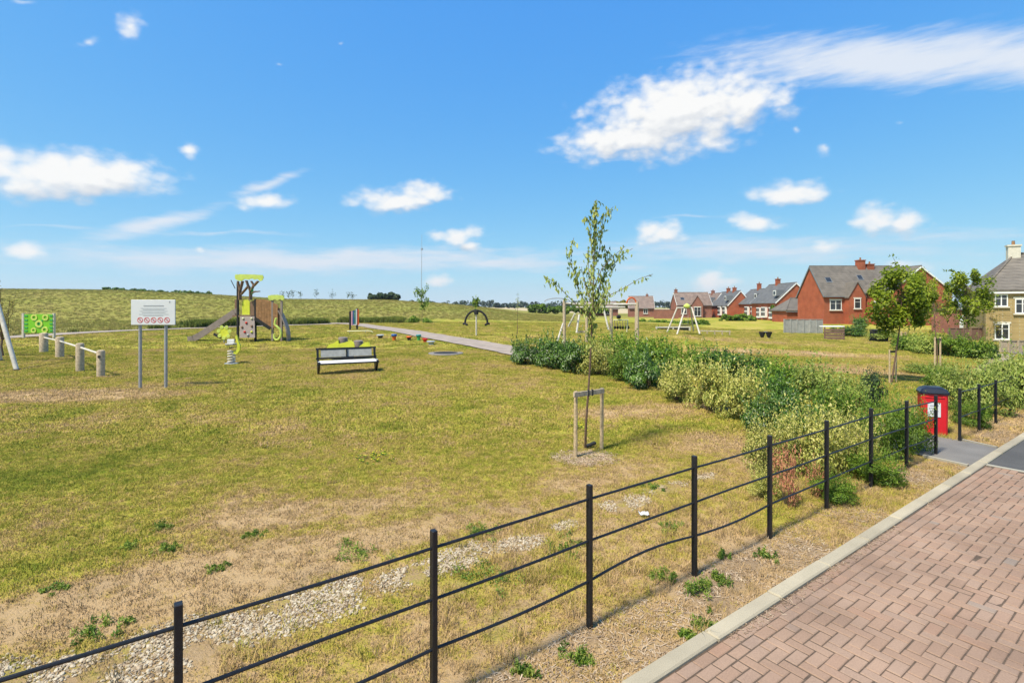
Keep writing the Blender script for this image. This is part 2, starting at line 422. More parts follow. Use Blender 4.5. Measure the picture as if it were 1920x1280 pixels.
M['upvc'] = mat('white_window_plastic', (.78, .78, .76), .4, .04, 5)
M['stonecill'] = mat('pale_stone', (.60, .56, .46), .8, .12, 5, .2, 50)
M['lead'] = mat('grey_lead', (.16, .17, .18), .6, .15, 4)
M['fencegrey'] = mat('grey_fence_board', (.34, .33, .31), .85, .2, 3, .3, 30, rnd=.1)
M['fencebrown'] = mat('brown_fence_board', (.20, .12, .09), .85, .25, 3, .3, 30, rnd=.1)
M['carpaint'] = mat('dark_car_paint', (.03, .03, .035), .25, .1, 2, spec=.5, coat=.5)

def brickmat(name, c1, c2, mortar, sc=1.0, w=.225, h=.075, ms=.010, coordscale=None):
    m, nt, b = newmat(name); N, L = nt.nodes, nt.links
    tc = N.new('ShaderNodeTexCoord'); geo = N.new('ShaderNodeNewGeometry')
    # run the courses along whichever wall it is: u = x or y by the face normal
    sp = N.new('ShaderNodeSeparateXYZ'); L.new(tc.outputs['Object'], sp.inputs[0])
    add = N.new('ShaderNodeMath'); add.operation = 'ADD'; L.new(sp.outputs[0], add.inputs[0]); L.new(sp.outputs[1], add.inputs[1])
    cb = N.new('ShaderNodeCombineXYZ'); L.new(add.outputs[0], cb.inputs[0]); L.new(sp.outputs[2], cb.inputs[1])
    br = N.new('ShaderNodeTexBrick'); L.new(cb.outputs[0], br.inputs['Vector'])
    br.inputs['Scale'].default_value = 1; br.inputs['Brick Width'].default_value = w; br.inputs['Row Height'].default_value = h
    br.inputs['Mortar Size'].default_value = ms; br.inputs['Color1'].default_value = (*c1, 1); br.inputs['Color2'].default_value = (*c2, 1); br.inputs['Mortar'].default_value = (*mortar, 1)
    n = N.new('ShaderNodeTexNoise'); n.inputs['Scale'].default_value = .9; n.inputs['Detail'].default_value = 6; L.new(tc.outputs['Object'], n.inputs['Vector'])
    mr = N.new('ShaderNodeMapRange'); mr.inputs['From Min'].default_value = .3; mr.inputs['From Max'].default_value = .7; mr.inputs['To Min'].default_value = .82; mr.inputs['To Max'].default_value = 1.15
    L.new(n.outputs['Fac'], mr.inputs['Value'])
    hs = N.new('ShaderNodeHueSaturation'); L.new(br.outputs['Color'], hs.inputs['Color']); L.new(mr.outputs[0], hs.inputs['Value'])
    L.new(hs.outputs[0], b.inputs['Base Color']); b.inputs['Roughness'].default_value = .9; b.inputs['Specular IOR Level'].default_value = .2
    bp = N.new('ShaderNodeBump'); bp.inputs['Strength'].default_value = .4; bp.inputs['Distance'].default_value = .01; bp.invert = True
    L.new(br.outputs['Fac'], bp.inputs['Height']); L.new(bp.outputs[0], b.inputs['Normal'])
    return m
M['brick'] = brickmat('red_brick', (.40, .082, .036), (.33, .064, .028), (.30, .16, .09))
M['brick2'] = brickmat('red_brown_brick', (.31, .095, .06), (.25, .075, .05), (.32, .22, .17))
M['stone'] = brickmat('honey_stone', (.37, .265, .115), (.30, .215, .09), (.36, .30, .18), w=.40, h=.15, ms=.014)
def tilemat(name, c1, c2, row=.28):
    m, nt, b = newmat(name); N, L = nt.nodes, nt.links
    tc = N.new('ShaderNodeTexCoord'); sp = N.new('ShaderNodeSeparateXYZ'); L.new(tc.outputs['Object'], sp.inputs[0])
    add = N.new('ShaderNodeMath'); add.operation = 'ADD'; L.new(sp.outputs[0], add.inputs[0]); L.new(sp.outputs[1], add.inputs[1])
    cb = N.new('ShaderNodeCombineXYZ'); L.new(add.outputs[0], cb.inputs[0]); L.new(sp.outputs[2], cb.inputs[1])
    br = N.new('ShaderNodeTexBrick'); L.new(cb.outputs[0], br.inputs['Vector']); br.inputs['Scale'].default_value = 1
    br.inputs['Brick Width'].default_value = .33; br.inputs['Row Height'].default_value = row; br.inputs['Mortar Size'].default_value = .022; br.inputs['Mortar Smooth'].default_value = .4
    br.inputs['Color1'].default_value = (*c1, 1); br.inputs['Color2'].default_value = (*c2, 1); br.inputs['Mortar'].default_value = (*[c * .55 for c in c1], 1)
    n = N.new('ShaderNodeTexNoise'); n.inputs['Scale'].default_value = 1.2; n.inputs['Detail'].default_value = 6; L.new(tc.outputs['Object'], n.inputs['Vector'])
    mr = N.new('ShaderNodeMapRange'); mr.inputs['From Min'].default_value = .3; mr.inputs['From Max'].default_value = .7; mr.inputs['To Min'].default_value = .78; mr.inputs['To Max'].default_value = 1.2
    L.new(n.outputs['Fac'], mr.inputs['Value'])
    hs = N.new('ShaderNodeHueSaturation'); L.new(br.outputs['Color'], hs.inputs['Color']); L.new(mr.outputs[0], hs.inputs['Value'])
    L.new(hs.outputs[0], b.inputs['Base Color']); b.inputs['Roughness'].default_value = .75
    bp = N.new('ShaderNodeBump'); bp.inputs['Strength'].default_value = .6; bp.inputs['Distance'].default_value = .02; bp.invert = True
    L.new(br.outputs['Fac'], bp.inputs['Height']); L.new(bp.outputs[0], b.inputs['Normal'])
    return m
M['slate'] = tilemat('grey_slate', (.165, .14, .112), (.135, .116, .094))
M['slate_blue'] = tilemat('blue_grey_slate', (.135, .132, .128), (.11, .112, .112))
M['tile_brown'] = tilemat('brown_tile', (.23, .165, .13), (.19, .135, .105))

LM = {}
LM['laurel'] = leafmat('laurel_leaf', [(.022, .06, .006), (.055, .13, .008), (.11, .21, .014), (.19, .30, .03)], .3, .38, .45)
LM['varieg'] = leafmat('variegated_leaf', [(.10, .15, .012), (.30, .31, .045), (.50, .46, .11), (.62, .56, .20)], .3, .5)
LM['lush'] = leafmat('lush_leaf', [(.045, .10, .008), (.11, .20, .012), (.19, .29, .02), (.30, .38, .045)], .4, .5)
LM['weed'] = leafmat('weed_leaf', [(.06, .13, .012), (.13, .22, .02), (.21, .29, .03), (.30, .35, .06)], .35, .5)
LM['pale'] = leafmat('pale_green_leaf', [(.10, .17, .02), (.22, .29, .04), (.33, .38, .07), (.43, .45, .12)], .35, .5)
LM['copper'] = leafmat('copper_leaf', [(.16, .06, .03), (.32, .12, .06), (.46, .20, .10), (.30, .22, .06)], .3, .6)
LM['birch'] = leafmat('sapling_leaf', [(.08, .12, .016), (.19, .24, .035), (.32, .37, .07), (.46, .48, .13)], .4, .45)
LM['field'] = leafmat('field_maple_leaf', [(.09, .14, .008), (.20, .28, .012), (.32, .40, .02), (.44, .49, .05)], .5, .5)
LM['dark'] = leafmat('dark_tree_leaf', [(.015, .035, .012), (.035, .07, .018), (.06, .10, .025)], .25, .6)
LM['ochre'] = leafmat('ochre_leaf', [(.16, .12, .02), (.26, .22, .03), (.30, .28, .05)], .35, .5)
LM['hazeblue'] = leafmat('far_wood_hazed_leaf', [(.035, .06, .045), (.055, .085, .055), (.08, .11, .06)], .2, .7)  # bluish haze of distance is mixed into these leaf colours

# ================================================================== the setting: ground
K0 = Vector((.875, 3.476, 0)); KE = Vector((.812, .583, 0)).normalized(); KN = Vector((.583, -.812, 0)).normalized()
def st(x, y):
    dx = np.asarray(x) - K0.x; dy = np.asarray(y) - K0.y
    return dx * KE.x + dy * KE.y, dx * KN.x + dy * KN.y
def ST(s, t, z=0.0):
    p = K0 + KE * s + KN * t; return Vector((p.x, p.y, z))
PATH_A = [(-420, 668, 10), (-150, 646, 8), (0, 634, 6.5), (110, 627, 6), (220, 621, 5.5), (330, 617, 5), (430, 613, 4.6), (540, 610, 4.2), (640, 606.5, 4)]
PATH_B = [(622, 606, 4), (665, 608, 4.5), (700, 613, 5), (750, 620, 5.6), (800, 629, 6.2), (850, 637.5, 7), (900, 646.5, 7.6), (955, 657, 8), (1040, 676, 9)]
def px_line(pts):
    c = [G(a, b) for a, b, w in pts]; hw = [max(.45, w / F * G(a, b).y * 2.0) for a, b, w in pts]
    return c, hw
PA, PAW = px_line(PATH_A); PB, PBW = px_line(PATH_B)
PAW = [1.05] * len(PA); PBW = [1.0] * len(PB)
def dist_poly(x, y, pts):
    d = np.full(np.shape(x), 1e9)
    for a, b in zip(pts[:-1], pts[1:]):
        vx, vy = b[0] - a[0], b[1] - a[1]; l2 = vx * vx + vy * vy
        u = np.clip(((x - a[0]) * vx + (y - a[1]) * vy) / l2, 0, 1)
        d = np.minimum(d, np.hypot(x - a[0] - u * vx, y - a[1] - u * vy))
    return d
GRAVP = [(G(a, b), r) for a, b, r in ((-120, 1330, .4), (50, 1282, .28), (300, 1232, .42), (370, 1190, .2), (575, 1138, .33), (640, 1100, .15), (752, 1082, .26), (880, 1040, .26), (970, 1020, .26), (1060, 985, .14), (1170, 945, .26), (1255, 915, .24), (1325, 892, .2))]
KA_ = math.atan2(KE.y, KE.x)
def ell(x, y, c, rx, ry, ang=0):
    ca, sa = math.cos(ang), math.sin(ang); dx = x - c[0]; dy = y - c[1]
    return np.hypot((dx * ca + dy * sa) / rx, (-dx * sa + dy * ca) / ry)
MULCH = G(1098, 858)
DRY_SPOTS = [(G(90, 742), 4.6, 1.3, .1, .55), (G(320, 722), 1.2, .8, 0, .3), (G(560, 960), 1.6, .5, .3, .35), (G(300, 1100), 2.4, .7, .5, .55), (G(700, 1010), 1.4, .4, .5, .35), (G(1240, 770), 2.6, 1.0, .2, .45), (G(1290, 830), 1.4, .8, .4, .45),
             (G(1150, 880), 1.7, .7, .5, .4), (G(1490, 662), 7, 2.6, 0, .5), (G(1560, 690), 4, 1.6, .2, .3), (G(1400, 640), 9, 3, 0, .25), (G(640, 720), 2.2, .9, 0, .2), (G(1020, 650), 3, 2, 0, .1), (G(560, 690), 3, 1.2, 0, .15), (G(1640, 700), 1.6, .8, 0, .5), (G(1890, 700), 1.0, 3.0, -.4, .6)]
def masks(x, y):
    s, t = st(x, y)
    n1 = fbm(x * .45 + 3, y * .45, 4); n2 = fbm(x * 1.7, y * 1.7 + 9, 4)
    dry = .40 + (n1 - .5) * .6 + (n2 - .5) * .7
    dry = dry + .12 * sstep(9, 4, y) * (x < 40) - .06 * sstep(12, 30, y)
    verge = sstep(-.75, -.45, t) * (t < .5)
    inner = sstep(-2.2, -.9, t) * (1 - verge) * (s < 9)
    dry = dry + .42 * verge + .24 * inner + .22 * sstep(-3.6, -2.0, t) * (1 - inner) * (t < -.6)
    for c, rx, ry, a, w in DRY_SPOTS:
        dry = dry + w * (1 - sstep(.45, 1.1, ell(x, y, c, rx, ry, a) + (n2 - .5) * .5))
    dg = np.full(np.shape(x), 9.0)
    for c, r in GRAVP: dg = np.minimum(dg, ell(x, y, c, r * 1.6, r * .85, KA_))
    grav = (1 - sstep(.6, 1.15, dg + (n2 - .5) * 1.3)) * (t < -.62)
    soil = np.maximum(0, verge * sstep(.5, .66, n2 + .25 * (n1 - .5)) * .8)
    soil = np.maximum(soil, (1 - sstep(.55, 1.0, ell(x, y, MULCH, .55, .42, .3) + (n2 - .5) * .4)))
    soil = np.maximum(soil, grav * .4)
    soil = np.maximum(soil, .55 * sstep(.62, .74, fbm(x * 1.1 + 40, y * 1.1, 4)) * sstep(-4.5, -2.5, t) * (t < -.6))
    # long grass behind the paths
    pa = np.interp(x, [p.x for p in PA], [p.y for p in PA])
    mead = sstep(.9, 2.4, y - pa) * (x < PA[-1].x + 8)
    mead = np.maximum(mead, sstep(62, 74, y) * (x < 14)); mead = np.maximum(mead, sstep(120, 126, y))
    dry = np.where(mead > .5, .35 + .25 * sstep(2, 14, y - pa), dry)
    return np.clip(dry, 0, 1), np.clip(soil, 0, 1), np.clip(mead, 0, 1), np.clip(grav, 0, 1)

def lawn_colour(nt, dry, soil, mead, fine=True):
    N, L = nt.nodes, nt.links
    geo = N.new('ShaderNodeNewGeometry')
    def noise(sc, det, ro=.6, stretch=None):
        n = N.new('ShaderNodeTexNoise'); n.inputs['Scale'].default_value = sc; n.inputs['Detail'].default_value = det; n.inputs['Roughness'].default_value = ro
        src = geo.outputs['Position']
        if stretch:
            mm = N.new('ShaderNodeVectorMath'); mm.operation = 'MULTIPLY'; mm.inputs[1].default_value = stretch; L.new(src, mm.inputs[0]); src = mm.outputs[0]
        L.new(src, n.inputs['Vector']); return n.outputs['Fac']
    def ma(op, a, b, c=None):
        n = N.new('ShaderNodeMath'); n.operation = op
        for i, v in enumerate((a, b, c)):
            if v is None: continue
            if hasattr(v, 'is_linked'): L.new(v, n.inputs[i])
            else: n.inputs[i].default_value = v
        return n.outputs[0]
    a = ma('MULTIPLY_ADD', ma('SUBTRACT', noise(5, 5), .5), .9, dry)
    a = ma('MULTIPLY_ADD', ma('SUBTRACT', noise(38, 4, .7), .5), .9, a)
    a = ma('MULTIPLY_ADD', ma('SUBTRACT', noise(13, 4, .7), .5), 1.1, a)
    a = ma('MULTIPLY_ADD', ma('SUBTRACT', noise(.9, 4, .6, (1, .35, 1)), .5), .5, a)
    rp = N.new('ShaderNodeValToRGB'); L.new(a, rp.inputs[0]); e = rp.color_ramp.elements
    cols = [(0, (.15, .185, .014)), (.20, (.25, .252, .027)), (.42, (.375, .318, .052)), (.6, (.41, .305, .080)), (.78, (.40, .268, .115)), (1, (.44, .30, .155))]
    while len(e) < len(cols): e.new(.5)
    for i, (p, c) in enumerate(cols): e[i].position = p; e[i].color = (*c, 1)
    def mix(f, x, y):
        n = N.new('ShaderNodeMix'); n.data_type = 'RGBA'
        if hasattr(f, 'is_linked'): L.new(f, n.inputs[0])
        else: n.inputs[0].default_value = f
        for s, v in ((6, x), (7, y)):
            if hasattr(v, 'is_linked'): L.new(v, n.inputs[s])
            else: n.inputs[s].default_value = (*v, 1)
        return n.outputs[2]
    # bank of long grass: seed heads over green
    mr = N.new('ShaderNodeValToRGB'); L.new(ma('MULTIPLY_ADD', noise(1.1, 6, .65, (.6, 1, 1)), .40, ma('MULTIPLY_ADD', dry, .42, ma('MULTIPLY', noise(.09, 4, .6, (.5, 1, 1)), .30))), mr.inputs[0]); e = mr.color_ramp.elements
    mc = [(.3, (.09, .135, .014)), (.46, (.165, .19, .026)), (.60, (.23, .215, .044)), (.76, (.29, .225, .075))]
    while len(e) < 4: e.new(.5)
    for i, (p, c) in enumerate(mc): e[i].position = p; e[i].color = (*c, 1)
    out = mix(mead, rp.outputs[0], mr.outputs[0])
    sr = N.new('ShaderNodeValToRGB'); L.new(noise(30, 6, .7), sr.inputs[0]); e = sr.color_ramp.elements
    e[0].position = .3; e[0].color = (.13, .085, .05, 1); e[1].position = .7; e[1].color = (.36, .26, .17, 1)
    if soil is not None: out = mix(soil, out, sr.outputs[0])
    return out, noise
def ground_material():
    m, nt, b = newmat('lawn_ground'); N, L = nt.nodes, nt.links
    def at(n):
        a = N.new('ShaderNodeAttribute'); a.attribute_name = n; return a.outputs['Fac']
    c, noise = lawn_colour(nt, at('dry'), at('soil'), at('meadow'))
    # ripe straw field far off
    mx = N.new('ShaderNodeMix'); mx.data_type = 'RGBA'; L.new(at('straw'), mx.inputs[0]); L.new(c, mx.inputs[6]); mx.inputs[7].default_value = (.46, .37, .22, 1)
    L.new(mx.outputs[2], b.inputs['Base Color']); b.inputs['Roughness'].default_value = .95; b.inputs['Specular IOR Level'].default_value = .1
    bp = N.new('ShaderNodeBump'); bp.inputs['Strength'].default_value = .8; bp.inputs['Distance'].default_value = .03
    L.new(noise(45, 5, .7), bp.inputs['Height']); L.new(bp.outputs[0], b.inputs['Normal'])
    return m
def grid_mesh(name, X, Y, Z, mat_, attrs):
    ny, nx = X.shape
    me = bpy.data.meshes.new(name)
    v = np.stack([X, Y, Z], -1).reshape(-1, 3)
    idx = np.arange(nx * ny).reshape(ny, nx)
    q = np.stack([idx[:-1, :-1], idx[:-1, 1:], idx[1:, 1:], idx[1:, :-1]], -1).reshape(-1, 4)
    me.vertices.add(len(v)); me.vertices.foreach_set('co', v.ravel())
    me.loops.add(q.size); me.loops.foreach_set('vertex_index', q.ravel().astype(np.int32))
    me.polygons.add(len(q)); me.polygons.foreach_set('loop_start', np.arange(0, q.size, 4, dtype=np.int32))
    me.polygons.foreach_set('use_smooth', np.ones(len(q), bool))
    me.update(calc_edges=True)
    for k, a in attrs.items():
        at = me.attributes.new(k, 'FLOAT', 'POINT'); at.data.foreach_set('value', np.asarray(a, np.float32).ravel())
    me.materials.append(mat_)
    o = bpy.data.objects.new(name, me); COL.objects.link(o); return o
_d, _s, _m, _g = masks(GX, GY)
_px = 960 + F * GX / np.maximum(GY, 1)
_straw = sstep(190, 230, GY) * sstep(880, 905, _px) * (1 - sstep(700, 760, GY))
ground = grid_mesh('ground', GX, GY, GZ, ground_material(), dict(dry=_d, soil=np.clip(_s, 0, 1), meadow=_m, straw=_straw))
tag(ground, kind='structure')

# ---- paths
def asphalt(name, c, agg=.25):
    m, nt, b = newmat(name); N, L = nt.nodes, nt.links
    geo = N.new('ShaderNodeNewGeometry')
    n1 = N.new('ShaderNodeTexNoise'); n1.inputs['Scale'].default_value = 160; n1.inputs['Detail'].default_value = 3; L.new(geo.outputs['Position'], n1.inputs['Vector'])
    n2 = N.new('ShaderNodeTexNoise'); n2.inputs['Scale'].default_value = 1.6; n2.inputs['Detail'].default_value = 6; L.new(geo.outputs['Position'], n2.inputs['Vector'])
    ad = N.new('ShaderNodeMath'); ad.operation = 'ADD'; L.new(n1.outputs['Fac'], ad.inputs[0]); L.new(n2.outputs['Fac'], ad.inputs[1])
    mr = N.new('ShaderNodeMapRange'); mr.inputs['From Min'].default_value = .7; mr.inputs['From Max'].default_value = 1.3; mr.inputs['To Min'].default_value = 1 - agg; mr.inputs['To Max'].default_value = 1 + agg
    L.new(ad.outputs[0], mr.inputs['Value'])
    hs = N.new('ShaderNodeHueSaturation'); hs.inputs['Color'].default_value = (*c, 1)
    oi = N.new('ShaderNodeObjectInfo'); m2 = N.new('ShaderNodeMapRange'); m2.inputs['To Min'].default_value = .9; m2.inputs['To Max'].default_value = 1.08; L.new(oi.outputs['Random'], m2.inputs['Value'])
    mu = N.new('ShaderNodeMath'); mu.operation = 'MULTIPLY'; L.new(mr.outputs[0], mu.inputs[0]); L.new(m2.outputs[0], mu.inputs[1]); L.new(mu.outputs[0], hs.inputs['Value'])
    L.new(hs.outputs[0], b.inputs['Base Color']); b.inputs['Roughness'].default_value = .9
    bp = N.new('ShaderNodeBump'); bp.inputs['Strength'].default_value = .5; bp.inputs['Distance'].default_value = .004; L.new(n1.outputs['Fac'], bp.inputs['Height']); L.new(bp.outputs[0], b.inputs['Normal'])
    return m
M['asphalt'] = asphalt('asphalt', (.085, .08, .073))
M['asphalt_pale'] = asphalt('pale_asphalt', (.15, .138, .122))
M['hoggin'] = asphalt('path_gravel', (.30, .24, .19))
M['concrete'] = asphalt('kerb_concrete', (.345, .295, .205), .24)
M['edging'] = asphalt('edging_concrete', (.32, .29, .225), .16)
def ribbon(name, pts, hw, mat_, lift, sub=8):
    c = []
    for i in range(len(pts) - 1):
        p0 = pts[max(i - 1, 0)]; p1 = pts[i]; p2 = pts[i + 1]; p3 = pts[min(i + 2, len(pts) - 1)]
        for k in range(sub):
            t = k / sub
            c.append((.5 * ((2 * p1) + (p2 - p0) * t + (2 * p0 - 5 * p1 + 4 * p2 - p3) * t * t + (3 * p1 - p0 - 3 * p2 + p3) * t ** 3), hw[i] * (1 - t) + hw[i + 1] * t))
    c.append((pts[-1], hw[-1])); mb = MB(); W = 6; vs = []; fs = []
    for i, (p, w) in enumerate(c):
        a = c[max(i - 1, 0)][0]; b = c[min(i + 1, len(c) - 1)][0]; d = (b - a); d.z = 0; d.normalize(); n = Vector((d.y, -d.x, 0))
        wob = 1 + .10 * (random.random() - .5)
        for j in range(W + 1):
            q = p + n * w * wob * (2 * j / W - 1); vs.append((q.x, q.y, float(gz(q.x, q.y)) + lift))
    for i in range(len(c) - 1):
        for j in range(W): o = i * (W + 1) + j; fs.append((o, o + 1, o + W + 2, o + W + 1))
    mb.add(vs, fs); return tag(mb.build(name, mat_, smooth=True), kind='structure')
ribbon('footpath', PA, PAW, M['hoggin'], .05)
ribbon('footpath', PB, PBW, M['hoggin'], .058)
ribbon('footpath', [G(a, b) for a, b in ((2150, 690), (1990, 672), (1915, 662), (1880, 659))], [.9, .9, .9, .9], M['asphalt_pale'], .05)
ribbon('footpath', [G(a, b) for a, b in ((1845, 702), (1866, 680), (1888, 664))], [.30, .36, .4], M['hoggin'], .03)

# ---- road surface: block paving, kerb, asphalt
def quad_st(name, s0, s1, t0, t1, z, mat_, n=1):
    mb = MB(); mb.add([ST(s0, t0, z), ST(s1, t0, z), ST(s1, t1, z), ST(s0, t1, z)], [(0, 1, 2, 3)]); return mb.build(name, mat_)
road = tag(quad_st('road', 8.03, 40, .13, 9, .030, M['asphalt']), kind='structure')
cross = MB()
cross.add([ST(7.72, -.02, .022), ST(9.42, -.02, .022), ST(9.62, -.62, .022), ST(10.1, -1.3, .022), ST(10.4, -3.2, .030), ST(8.6, -3.2, .030), ST(8.0, -1.3, .022), ST(7.80, -.62, .022)], [tuple(range(8))])
tag(cross.build('pavement', M['asphalt_pale']), kind='structure')
# pale concrete edgings of that little path
for (a, b) in ((((7.70, -.03)), (7.79, -.62)), ((9.45, -.03), (9.66, -.62))):
    mb = MB(); mb.bar(ST(a[0], a[1], .018), ST(b[0], b[1], .018), .05, .05); tag(mb.build('edging', M['edging']), kind='structure')
mb = MB(); mb.bar(ST(7.975, .13, .012), ST(7.975, 9, .012), .09, .05); tag(mb.build('edging', M['edging']), kind='structure')

M['joint'] = mat('jointing_sand', (.10, .07, .048), .95, .3, 30, .3, 120, coord='Object')
paving = tag(quad_st('block_paving', -9, 7.93, .13, 9, .0285, M['joint']), kind='structure')
def paver_material():
    m, nt, b = newmat('paver_brick'); N, L = nt.nodes, nt.links
    geo = N.new('ShaderNodeNewGeometry'); oi = N.new('ShaderNodeObjectInfo')
    isl = N.new('ShaderNodeMath'); isl.operation = 'ADD'; L.new(oi.outputs['Random'], isl.inputs[0]); L.new(geo.outputs['Random Per Island'], isl.inputs[1])
    fr = N.new('ShaderNodeMath'); fr.operation = 'FRACT'; L.new(isl.outputs[0], fr.inputs[0])
    rp = N.new('ShaderNodeValToRGB'); L.new(fr.outputs[0], rp.inputs[0]); e = rp.color_ramp.elements
    cols = [(0, (.265, .172, .118)), (.25, (.285, .183, .124)), (.5, (.305, .202, .140)), (.75, (.285, .192, .136)), (.93, (.295, .180, .120)), (1, (.245, .188, .146))]
    while len(e) < len(cols): e.new(.5)
    for i, (p, c) in enumerate(cols): e[i].position = p; e[i].color = (*c, 1)
    n1 = N.new('ShaderNodeTexNoise'); n1.inputs['Scale'].default_value = 90; n1.inputs['Detail'].default_value = 5; n1.inputs['Roughness'].default_value = .7; L.new(geo.outputs['Position'], n1.inputs['Vector'])
    n2 = N.new('ShaderNodeTexNoise'); n2.inputs['Scale'].default_value = 1.3; n2.inputs['Detail'].default_value = 5; L.new(geo.outputs['Position'], n2.inputs['Vector'])
    ad = N.new('ShaderNodeMath'); ad.operation = 'ADD'; L.new(n1.outputs['Fac'], ad.inputs[0]); L.new(n2.outputs['Fac'], ad.inputs[1])
    mr = N.new('ShaderNodeMapRange'); mr.inputs['From Min'].default_value = .7; mr.inputs['From Max'].default_value = 1.3; mr.inputs['To Min'].default_value = .70; mr.inputs['To Max'].default_value = 1.24
    L.new(ad.outputs[0], mr.inputs['Value'])
    hs = N.new('ShaderNodeHueSaturation'); L.new(rp.outputs[0], hs.inputs['Color']); L.new(mr.outputs[0], hs.inputs['Value'])
    L.new(hs.outputs[0], b.inputs['Base Color']); b.inputs['Roughness'].default_value = .88; b.inputs['Specular IOR Level'].default_value = .25
    bp = N.new('ShaderNodeBump'); bp.inputs['Strength'].default_value = .5; bp.inputs['Distance'].default_value = .003; L.new(n1.outputs['Fac'], bp.inputs['Height']); L.new(bp.outputs[0], b.inputs['Normal'])
    return m
M['paver'] = paver_material()
PW = .091; PL = .182; GAP = .0075
def paver_geo(l, w):
    """brick seen from above: chamfered top and sides, no base; centred, top at z=0.013"""
    a, b = (l - GAP) / 2, (w - GAP) / 2; c = .006; z1, z2, z0 = .013, .0085, -.01
    v = [(-a + c, -b + c, z1), (a - c, -b + c, z1), (a - c, b - c, z1), (-a + c, b - c, z1), (-a, -b, z2), (a, -b, z2), (a, b, z2), (-a, b, z2), (-a, -b, z0), (a, -b, z0), (a, b, z0), (-a, b, z0)]
    f = [(0, 1, 2, 3)] + [(i, i + 4, (i + 1) % 4 + 4, (i + 1) % 4) for i in range(4)] + [(i + 4, i + 8, (i + 1) % 4 + 8, (i + 1) % 4 + 4) for i in range(4)]
    return v, f
_pm = MB(); _pm.add(*paver_geo(PL, PW)); PME = _pm.mesh('paver', M['paver']); _pm = MB(); _pm.add(*paver_geo(PW, PW)); PMH = _pm.mesh('paver', M['paver'])
KA = math.atan2(KE.y, KE.x)
bricks = []     # s, t, turned?
T0 = .14
for c in range(2):
    off = (c % 2) * PL / 2
    k = -44
    while True:
        s = k * PL + off + PL / 2
        if s > 7.93 - PL / 2: break
        bricks.append((s, T0 + PW * (c + .5), 0)); k += 1
T1 = T0 + 2 * PW
for i in range(-94, 88):
    for j in range(0, 96):
        q = (i - j) % 4
        if q == 0: s, t, tr = (i + 1) * PW, T1 + (j + .5) * PW, 0
        elif q == 3: s, t, tr = (i + .5) * PW, T1 + (j + 1) * PW, 1
        elif q == 2 and j == 0: s, t, tr = (i + .5) * PW, T1 + .5 * PW, 2      # cut half blocks close the edge
        else: continue
        if (s + (PL / 2 if tr == 0 else PW / 2)) > 7.93: continue
        bricks.append((s, t, tr))
vis = []
for bidx, (s, t, tr) in enumerate(bricks):
    p = ST(s, t, .03)
    if p.y > .6:
        px = 960 + F * p.x / p.y; py = HOR + F * (H - .03) / p.y
        if -20 < px < 1935 and py < 1296: vis.append((p.y, bidx))
vis.sort(); single = set(b for _, b in vis[:300])
rest = MB()
for bidx, (s, t, tr) in enumerate(bricks):
    dz = random.gauss(0, .0018); da = random.gauss(0, .012); p = ST(s + random.gauss(0, .0012), t + random.gauss(0, .0012), .020 + dz)
    ang = KA + (math.pi / 2 if tr else 0) + da
    if bidx in single:
        o = bpy.data.objects.new('paver', PMH if tr == 2 else PME); COL.objects.link(o); o.parent = paving
        o.location = p; o.rotation_euler = (random.gauss(0, .008), random.gauss(0, .008), ang)
    else:
        v, f = paver_geo(PW if tr == 2 else PL, PW); ca, sa = math.cos(ang), math.sin(ang)
        rest.add([(p.x + x * ca - y * sa, p.y + x * sa + y * ca, p.z + z) for x, y, z in v], f)
tag(rest.build('paver_field', M['paver'], paving), kind='stuff')
# kerb stones
kerb = tag(quad_st('kerb', -9, 26, .003, .127, .016, M['joint']), kind='structure')
_k = MB(); _k.box((0, 0, 0), (.905, .128, .12), None, .012); KME = _k.mesh('kerb_stone', M['concrete'])
s = -8.6 - .3
while s < 25:
    o = bpy.data.objects.new('kerb_stone', KME); COL.objects.link(o); o.parent = kerb
    p = ST(s, .066, 0); o.location = (p.x, p.y, -.004 + random.uniform(-.003, .003)); o.rotation_euler = (0, 0, KA + random.gauss(0, .002)); s += .915

